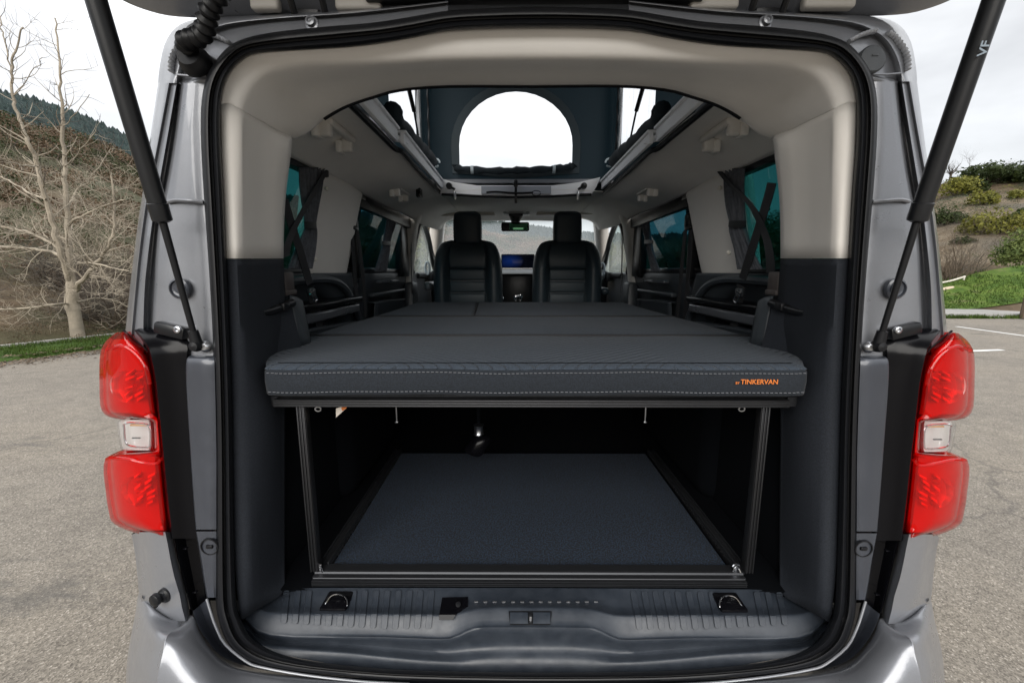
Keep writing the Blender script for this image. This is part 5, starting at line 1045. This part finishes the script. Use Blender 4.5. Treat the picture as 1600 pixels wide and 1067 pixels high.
for _ in range(12000):
    x = rnd.uniform(9, 25); d = rnd.uniform(0, 2.9)
    if noise.noise(Vector((x * .6, d * .8, 8))) > -.22: sp.append(Vector((x, 14.25 - (x - 13) * .02 + d, max(.13 + .02 * d, tz(x, 14.22 + d) + .03))))
scatter_blades('grass', sp, .04, .12, BLADE, wdt=.016)
sp = []
for c in (9.5, 11.2, 13.2, 14.0, 15.2, 15.8, 16.6, 18.0):
    for _ in range(220): x = c + rnd.gauss(0, .28); sp.append(Vector((x, 12.60 - (x - 13) * .02 - abs(rnd.gauss(0, .05)), .0)))
scatter_blades('kerb_weeds', sp, .05, .16, BLADE, .9, .02)
WHITE = pm('worn_white_marking', (.5148, .5148, .4992), .8, var=(25, .2))
def line(u0, v0, u1, v1, wd):
    a, b = PZ(u0, v0, .004), PZ(u1, v1, .004); d = (b - a).normalized(); e = Vector((-d.y, d.x, 0)) * wd / 2; m = M(); m.add([a - e, a + e, b + e, b - e], [(0, 1, 2, 3)]); return obj('road_marking', m, WHITE, None, 0, kind='structure')
line(1494, 510, 1640, 530, .10); line(1495, 549, 1566, 546.5, .10)

# ---- plants
TWIG = pm('pale_bark', (0.2430, 0.2090, 0.1604), .85, bump=(14, .5, .02), var=(3, .3)); TWIGD = pm('dark_twig', (0.0510, 0.0395, 0.0306), .85, var=(4, .3))
BROWN = pm('brown_twig', (0.0699, 0.0503, 0.0328), .9, var=(2, .45)); GREYT = pm('grey_twig', (0.0677, 0.0596, 0.0474), .9, var=(2, .3))
def grow(mm, p, d, L, r, lev, rn, droop=0.0, up=.15, sides=5, dark=None):
    n = 5 if lev > 0 else 4; pts = [p]; dd = d.normalized()
    for i in range(n):
        dd = (dd + Vector((rn.gauss(0, .16), rn.gauss(0, .16), rn.gauss(0, .14) + up - droop))).normalized(); pts.append(pts[-1] + dd * L / n)
    tgt = dark if (dark is not None and lev <= 0 and pts[-1].z > 3.2) else mm
    tgt.tube(pts, [r * (1 - .75 * i / n) for i in range(n + 1)], max(3, sides), cap=False)
    if lev > 0:
        for k in range(rn.randint(4, 6) if lev > 1 else rn.randint(3, 5)):
            i = rn.randint(1, n - 1) if k else n; q = pts[i]; ax = (pts[i] - pts[i - 1]).normalized(); a = ax.orthogonal().normalized(); ang = rn.uniform(0, 6.283)
            sd = Matrix.Rotation(ang, 3, ax) @ a; nd = (ax * rn.uniform(.3, .9) + sd * rn.uniform(.6, 1.0) + Vector((0, 0, rn.uniform(-.1, .35))))
            grow(mm, q, nd, L * rn.uniform(.42, .68), max(.003, r * (1 - .75 * i / n) * .62), lev - 1, rn, droop, up, sides - 1, dark)
def limb(mm, pts, r0, r1, rn, nb, lev, blen, dark=None):
    c = cr(pts, 5); n = len(c); rad = [.52 * r0 + (r1 - .52 * r0) * (i / (n - 1)) ** .8 for i in range(n)]; split = n
    c = [q + Vector((rn.gauss(0, .005), rn.gauss(0, .012), rn.gauss(0, .005))) if 0 < i else q for i, q in enumerate(c)]
    mm.tube(c, rad, 8, cap=False)
    for k in range(nb):
        i = int(n * (.12 + .86 * (k + rn.random()) / nb)); i = min(i, n - 1); q = c[i]; ax = (c[i] - c[i - 1]).normalized(); a = ax.orthogonal().normalized()
        sd = Matrix.Rotation(rn.uniform(0, 6.283), 3, ax) @ a; nd = ax * rn.uniform(.2, .8) + sd + Vector((0, 0, rn.uniform(0, .4)))
        grow(mm, q, nd, blen * rn.uniform(.55, 1.1), max(.004, rad[i] * .42), lev, rn, .03, .10, 5, dark)
def bare_tree():
    rn = random.Random(21); Y0 = 8.0; T = thing('bare_tree', tuple(PZ(122, 541, .08)), 'pale bare tree with low spreading limbs on the grass verge left of the van', 'tree')
    t = M(); g = lambda lst: [P(u, v, Y0 + dy) for u, v, dy in lst]
    base = P(124, 546, Y0); t.tube(cr([base - Vector((0, 0, .1)), P(121, 520, Y0), P(116, 490, Y0), P(112, 474, Y0), P(113, 458, Y0), P(112, 440, Y0)], 4), [.62 * k for k in (.205,.20,.185,.178,.17,.165,.16,.158,.16,.165,.18,.175,.172,.165,.16,.158,.15,.145,.14,.135,.13)], 14, cap=False)
    obj('trunk', t, TWIG, T)
    b = M(); dk = M()
    L = [([(112,444,0),(109,400,0),(105,345,.1),(102,290,.15),(100,240,.2),(98,190,.2),(96,140,.2),(92,85,.25),(85,28,.3)], .115, .010, 13, 1, .62),
         ([(110,440,0),(96,400,-.2),(80,345,-.3),(67,295,-.4),(57,252,-.4),(44,222,-.5),(30,186,-.5),(20,150,-.5),(19,105,-.5),(25,75,-.5),(35,42,-.5)], .10, .010, 13, 1, .62),
         ([(20,130,-.5),(12,85,-.5),(4,50,-.45),(0,25,-.4)], .022, .008, 4, 0, .4),
         ([(116,455,0),(134,432,-.2),(152,410,-.3),(165,392,-.4),(176,368,-.5),(178,320,-.5),(174,270,-.5)], .085, .012, 9, 2, .7),
         ([(98,402,-.1),(74,392,.2),(40,388,.3),(-10,384,.4)], .058, .02, 7, 2, .7), ([(82,382,-.2),(52,366,-.1),(20,358,0),(-15,352,.1)], .05, .02, 7, 2, .7),
         ([(110,474,0),(84,476,-.4),(40,482,-.6),(-20,484,-.8)], .036, .016, 7, 2, .6), ([(120,472,0),(150,466,.4),(180,470,.5),(205,482,.6)], .036, .012, 6, 2, .55),
         ([(118,402,.05),(145,398,.4),(172,392,.5),(202,382,.6)], .046, .012, 7, 2, .6), ([(106,352,.1),(128,338,-.3),(158,324,-.4),(196,312,-.6)], .046, .012, 7, 2, .6),
         ([(122,410,.05),(150,412,-.5),(180,420,-.7),(204,424,-.8)], .034, .010, 6, 2, .5), ([(104,330,.1),(118,300,.5),(140,280,.7),(172,232,.9)], .04, .008, 7, 1, .6),
         ([(72,312,-.4),(44,300,.2),(14,282,.4),(-15,270,.6)], .036, .010, 6, 2, .6), ([(60,260,-.4),(30,258,-.9),(0,248,-1.2)], .028, .008, 5, 1, .5),
         ([(101,262,.2),(122,240,-.3),(150,205,-.6)], .024, .006, 5, 1, .4), ([(99,200,.2),(115,180,.1),(140,148,0)], .016, .005, 3, 0, .3), ([(22,148,-.5),(45,120,-.5),(66,90,-.5)], .014, .005, 3, 0, .3)]
    for pts, a, c, nb, lv, bl_ in L: limb(b, g(pts), a, c, rn, int(nb * 1.8) + 3, lv, bl_, dk)
    obj('branches', b, TWIG, T); 
    if dk.v: obj('upper_twigs', dk, TWIGD, T, kind='stuff')
bare_tree()
def twig_bush(rn, n, h, spread, lev=1):
    m = M()
    for i in range(n):
        a = rn.uniform(0, 6.283); d = Vector((math.cos(a) * spread, math.sin(a) * spread, 1)); grow(m, Vector((rn.gauss(0, .12), rn.gauss(0, .12), 0)), d, h * rn.uniform(.6, 1.1), .011, lev, rn, .02, .05, 4)
    return m
def leaf_cloud(rn, lobes, n, size):
    """many small leaf clumps through the lobes' volume; lobes are (centre, radii)"""
    m = M(); vs = []; fs = []
    for i in range(n):
        c, rd = rn.choice(lobes); a = rn.uniform(0, 6.283); z = rn.uniform(-.55, 1); q = math.sqrt(max(0, 1 - z * z)); k = rn.uniform(.55, 1.06)
        nrm = Vector((q * math.cos(a), q * math.sin(a), z)); p = Vector(c) + Vector((nrm.x * rd[0], nrm.y * rd[1], nrm.z * rd[2])) * k
        nrm = (nrm + Vector((rn.gauss(0, .6), rn.gauss(0, .6), rn.gauss(0, .6)))).normalized(); t = nrm.orthogonal().normalized(); t = Matrix.Rotation(rn.uniform(0, 6.28), 3, nrm) @ t; b = nrm.cross(t); s = size * rn.uniform(.5, 1.4)
        o = len(vs); vs += [p - t * s, p + b * s * .5 + nrm * s * .15, p + t * s, p - b * s * .5]; fs.append((o, o + 1, o + 2, o + 3))
    m.v = vs; m.f = fs; return m
L_GREEN = leafmat('dark_scrub_leaf', (0.0112, 0.0200, 0.0050), (0.0374, 0.0530, 0.0125)); L_YEL = leafmat('yellow_green_leaf', (0.0561, 0.0655, 0.0093), (0.1779, 0.1684, 0.0281)); L_BOX = leafmat('clipped_bush_leaf', (0.0282, 0.0562, 0.0139), (0.1474, 0.1755, 0.0490), .25, 4)
def bush(u, v, wpx, hpx, mat, label, n=900, size=.05, group='shrubs on the right bank'):
    c = hit(u, v); sc_ = (c - CAM).dot(ray(CX, CY)) / F * (1.3 if u > 1400 else 1.0); wd, h = wpx * sc_ / 2, hpx * sc_; rn = random.Random(int(u * 7 + v)); r_ = wd * .62
    lobes = [((c.x, c.y, c.z + h * .35), (r_, r_, h * .62))] + [((c.x + rn.uniform(-.6, .6) * wd, c.y + rn.uniform(-.4, .4) * wd, c.z + h * rn.uniform(.2, .5)), (wd * rn.uniform(.3, .5), wd * rn.uniform(.3, .5), h * rn.uniform(.35, .55))) for _ in range(5)]
    o = obj('shrub', leaf_cloud(rn, lobes, n, size), mat, None, 0, origin=c); st = M()
    for _ in range(7): a = rn.uniform(0, 6.28); st.tube([c, c + Vector((math.cos(a) * wd * .4, math.sin(a) * wd * .4, h * .5))], [.03, .01], 4)
    obj('stem', st, BROWN, o); return tag(o, label, 'shrub', group)
bush(1548, 286, 90, 26, L_GREEN, 'dark green shrub mass along the crest of the right bank', 2200, .11)
bush(1602, 284, 40, 18, L_GREEN, 'dark shrub at the right end of the bank crest', 900, .11)
bush(1492, 308, 46, 26, L_YEL, 'yellow green shrub just below the dark crest shrubs, next to the strut', 1100, .09)
bush(1522, 302, 34, 20, L_GREEN, 'small green shrub between the two yellow ones under the crest', 700, .09)
bush(1538, 322, 34, 20, L_YEL, 'round yellow shrub at the upper edge of the bare earth', 800, .08)
bush(1590, 312, 34, 14, L_YEL, 'low yellow shrub near the crest at the picture edge', 600, .08)
bush(1478, 352, 44, 24, L_GREEN, 'olive shrub beside the van pillar above the wide bush', 1000, .08)
bush(1540, 368, 78, 34, L_YEL, 'wide olive yellow shrub in the middle of the bank', 2200, .08)
bush(1596, 352, 34, 20, L_GREEN, 'grey green shrub at the right of the wide bush', 700, .08)
bush(1500, 382, 30, 12, L_GREEN, 'low scrappy shrub below the wide bush', 400, .07)
bush(1195, 425, 110, 95, L_GREEN, 'big green bush seen through the nearer right side window', 2600, .10, 'bushes seen through the side windows')
bush(1060, 425, 80, 45, L_GREEN, 'green bush seen through the right sliding door window', 1500, .12, 'bushes seen through the side windows')
bush(585, 425, 70, 50, L_GREEN, 'green bush seen through the left sliding door window', 1500, .12, 'bushes seen through the side windows')
bush(655, 412, 22, 40, L_YEL, 'bush seen through the left front door glass', 700, .2, 'bushes seen through the side windows')
bush(955, 415, 24, 36, L_YEL, 'bush seen through the right front door glass', 700, .2, 'bushes seen through the side windows')
# clipped bush on a short trunk at the right edge
c = PZ(1598, 492, .12); d = (c - CAM).dot(ray(CX, CY)) / F; T = thing('clipped_bush', tuple(c), 'dense round clipped bush on a thin trunk beside the path at the right edge', 'bush')
rn = random.Random(3); hc = P(1601, 395, c.y); m = leaf_cloud(rn, [((hc.x, hc.y, hc.z), (36 * d, 36 * d, 36 * d)), ((hc.x + .15, hc.y, hc.z + .25), (28 * d, 28 * d, 28 * d)), ((hc.x - .2, hc.y, hc.z - .1), (26 * d, 26 * d, 24 * d)), ((hc.x, hc.y, hc.z), (22 * d, 22 * d, 22 * d))], 5200, .040); obj('crown', m, L_BOX, T, 0)
m = M(); m.tube([c - Vector((0, 0, .1)), c + Vector((.01, 0, .5)), c + Vector((.03, 0, 1.1)), hc], [.07, .055, .05, .04], 8); obj('trunk', m, BROWN, T)
# brown twiggy bush, pale rail, log
def place_twig(u, v, h, rn, mat, label, n=26, spread=.9, lev=2, group=None):
    c = hit(u, v); o = obj('bare_shrub', twig_bush(rn, n, h, spread, lev), mat, None, 0, origin=(0, 0, 0)); o.location = c - Vector((0, 0, .05)); WO[o.name] = Vector(c); return tag(o, label, 'shrub', group)
place_twig(1484, 438, 2.1, random.Random(4), BROWN, 'reddish brown leafless bush behind the pale rail on the right grass', 34)
place_twig(1512, 428, 1.5, random.Random(5), GREYT, 'small grey leafless bush right of the reddish brown one', 16)
a, b = hit(1466, 446), hit(1509, 440); a.z = CAM.z + (a - CAM).length * 0 + P(1466, 443, a.y).z - CAM.z; b = P(1508, 432, b.y); a = P(1462, 443, a.y)
m = M(); m.tube(cr([a, a.lerp(b, .5) - Vector((0, 0, .04)), b], 4), .035, 8); RL = obj('pole_rail', m, pm('pale_wood', (.55, .52, .46), .7, var=(4, .2)), None, 40); tag(RL, 'pale pole rail running low across the grass beside the brown bush', 'rail')
m = M()
for p in (a + (b - a) * .06, b - (b - a) * .03): m.tube([Vector((p.x, p.y, tz(p.x, p.y) - .1)), p], .03, 8)
obj('rail_post', m, bpy.data.materials['pale_wood'], RL)
p = hit(1480, 455); m = M(); m.tube([p + Vector((-.28, 0, .03)), p + Vector((-.06, .05, .06)), p + Vector((.18, .05, .12)), p + Vector((.26, .05, .15))], [.06, .085, .07, .04], 9); tag(obj('log', m, pm('weathered_log', (.40, .33, .24), .8, bump=(12, .5, .02)), None, 50), 'short weathered log lying on the grass below the pale rail', 'log')
# small bare trees on the crest
for u, v, hpx, lab, sd in ((1513, 268, 38, 'small bare tree standing on the crest above the dark shrubs', 8), (1484, 284, 30, 'thin bare sapling on the crest beside the strut', 9), (1576, 266, 18, 'tiny bare tree on the crest near the picture edge', 10)):
    c = hit(u, v); d = (c - CAM).dot(ray(CX, CY)) / F; h = hpx * d; rn = random.Random(sd); T = thing('bare_tree', tuple(c), lab, 'tree', 'bare trees on the bank crest'); m = M(); m.tube([c - Vector((0, 0, .2)), c + Vector((0, 0, h * .45))], [.09, .06], 6); obj('trunk', m, TWIGD, T); m = M()
    for k in range(9): a = rn.uniform(0, 6.28); grow(m, c + Vector((0, 0, h * rn.uniform(.2, .45))), Vector((math.cos(a), math.sin(a), 1.2)), h * .5, .035, 2, rn, 0, .08, 4)
    obj('crown', m, TWIGD, T, 0)
# thicket behind the verge: individually placed leafless shrubs, sharing four meshes
proto = [twig_bush(random.Random(30 + i), 30, 1.0, 1.1, 2) for i in range(5)]; pm_ = []
labs = ['tangled leafless shrub among the thicket behind the grass strip']
first = []
for i in range(34):
    Y = rnd.uniform(7.0, 15.5); k = 1.7 + rnd.random() ** 1.2 * 3.6; x = bl(Y) - k; j = i % 5
    if i < 5: o = obj('bare_shrub', proto[j], (BROWN, GREYT, BROWN, TWIGD, GREYT)[j], None, 0, origin=(0, 0, 0)); first.append(o)
    else: o = first[j].copy(); col.objects.link(o)
    o.location = (x, Y, max(.05, tz(x, Y)) - .05); sc1 = rnd.uniform(.7, 1.35); o.scale = (sc1, sc1, sc1 * rnd.uniform(.8, 1.1)); o.rotation_euler.z = rnd.uniform(0, 6.28)
    tag(o, ('brown', 'pale grey', 'brown', 'dark', 'pale grey')[j] + ' tangled leafless shrub in the thicket behind the grass strip', 'shrub', 'leafless shrubs of the thicket behind the verge')
# scrub on the hillside
def clumps(name, mat, n, rmin, rmax, az0, az1, size, per, seed, thr=-.1, hk=.7):
    rn = random.Random(seed); vs = []; fs = []; tries = 0; done = 0
    while done < n and tries < n * 6:
        tries += 1; az = R(rn.uniform(az0, az1)); r0, r1 = lerp_table(R0, math.degrees(az)), lerp_table(R1, math.degrees(az)); r = r0 + rmin + (min(rmax, r1 - r0 + 4) - rmin) * rn.random() ** .8; x, y = CAM.x + r * math.sin(az), r * math.cos(az)
        if noise.noise(Vector((x * .09 + seed, y * .09, seed))) < thr: continue
        done += 1; z = tz(x, y); w_ = rn.uniform(.5, 1.0) * (size[0] + size[1] * r); c = Vector((x, y, z))
        for i in range(per):
            a = rn.uniform(0, 6.283); zz = rn.random(); q = math.sqrt(1 - zz * zz); k = rn.uniform(.5, 1.0)
            p = c + Vector((q * math.cos(a) * w_, q * math.sin(a) * w_, zz * w_ * hk)) * k; s = w_ * rn.uniform(.045, .11); t = Vector((rn.gauss(0, 1), rn.gauss(0, 1), rn.gauss(0, .8) + .5)).normalized(); b = t.orthogonal().normalized()
            o = len(vs); vs += [p - t * s, p + b * s * .45, p + t * s, p - b * s * .45]; fs.append((o, o + 1, o + 2, o + 3))
    m = M(); m.v = vs; m.f = fs; return obj(name, m, mat, None, 0, kind='stuff')
S_BR = leafmat('russet_scrub', (0.0468, 0.0312, 0.0187), (0.1248, 0.0842, 0.0499), .15, .35); S_GR = leafmat('green_scrub', (0.0138, 0.0225, 0.0062), (0.0406, 0.0499, 0.0162), .2, .35); S_GY = leafmat('straw_scrub', (0.0629, 0.0517, 0.0315), (0.1348, 0.1146, 0.0719), .15, .35)
clumps('thicket_floor', S_GY, 420, -2.9, 6, -62, -28, (.20, .0), 60, 51, -.6, .5); clumps('thicket_floor', S_BR, 420, -2.9, 7, -62, -28, (.22, .0), 60, 52, -.6, .6)
clumps('russet_scrub', S_BR, 1500, 1.5, 95, -62, 4, (.35, .022), 120, 41, -.15)
clumps('green_scrub', S_GR, 900, 2.5, 95, -62, 4, (.35, .020), 120, 42, .02)
clumps('straw_scrub', S_GY, 900, 1.5, 80, -62, 4, (.25, .012), 90, 43, -.05, .5)
clumps('front_scrub', S_GR, 700, 2, 150, 0, 33, (.3, .022), 30, 44, -.2); clumps('front_scrub', S_GY, 500, 2, 150, 0, 33, (.3, .02), 26, 45, -.1); clumps('front_scrub', S_BR, 400, 2, 150, 0, 33, (.3, .02), 26, 48, -.05)
# bare earth face of the right bank with dry tufts
m = M(); rows = []
for i in range(60):
    az = 33 + i * .5; row = []
    for k in range(26):
        r = 24.5 + k * .70; x, y = CAM.x + r * math.sin(R(az)), r * math.cos(R(az)); e_ = min(i, 59 - i, k * 1.6, (25 - k) * 1.6) + 3 * noise.noise(Vector((x * .3, y * .3, 6))); row.append(Vector((x, y, tz(x, y) + .06 - .5 * max(0, 1 - e_ / 4))))
    rows.append(row)
m.grid(rows); obj('earth_bank', m, ground_mat('dry_earth', [(0.0620, 0.0439, 0.0259), (0.0982, 0.0749, 0.0491), (0.1291, 0.1033, 0.0723), (0.1550, 0.1291, 0.0930)], 1.5, .9, .15, big=(.22, (0.0800, 0.0697, 0.0543))), None, 60, kind='structure')
clumps('dry_tufts', S_GY, 420, 6.5, 26, 36, 60, (.12, .004), 22, 46, -.3, .5); clumps('bank_scrub', S_GR, 330, 7, 27, 36, 60, (.30, .010), 70, 47, .04, .6); clumps('bank_scrub', L_YEL, 200, 6.5, 27, 36, 60, (.28, .006), 60, 49, -.05, .5)
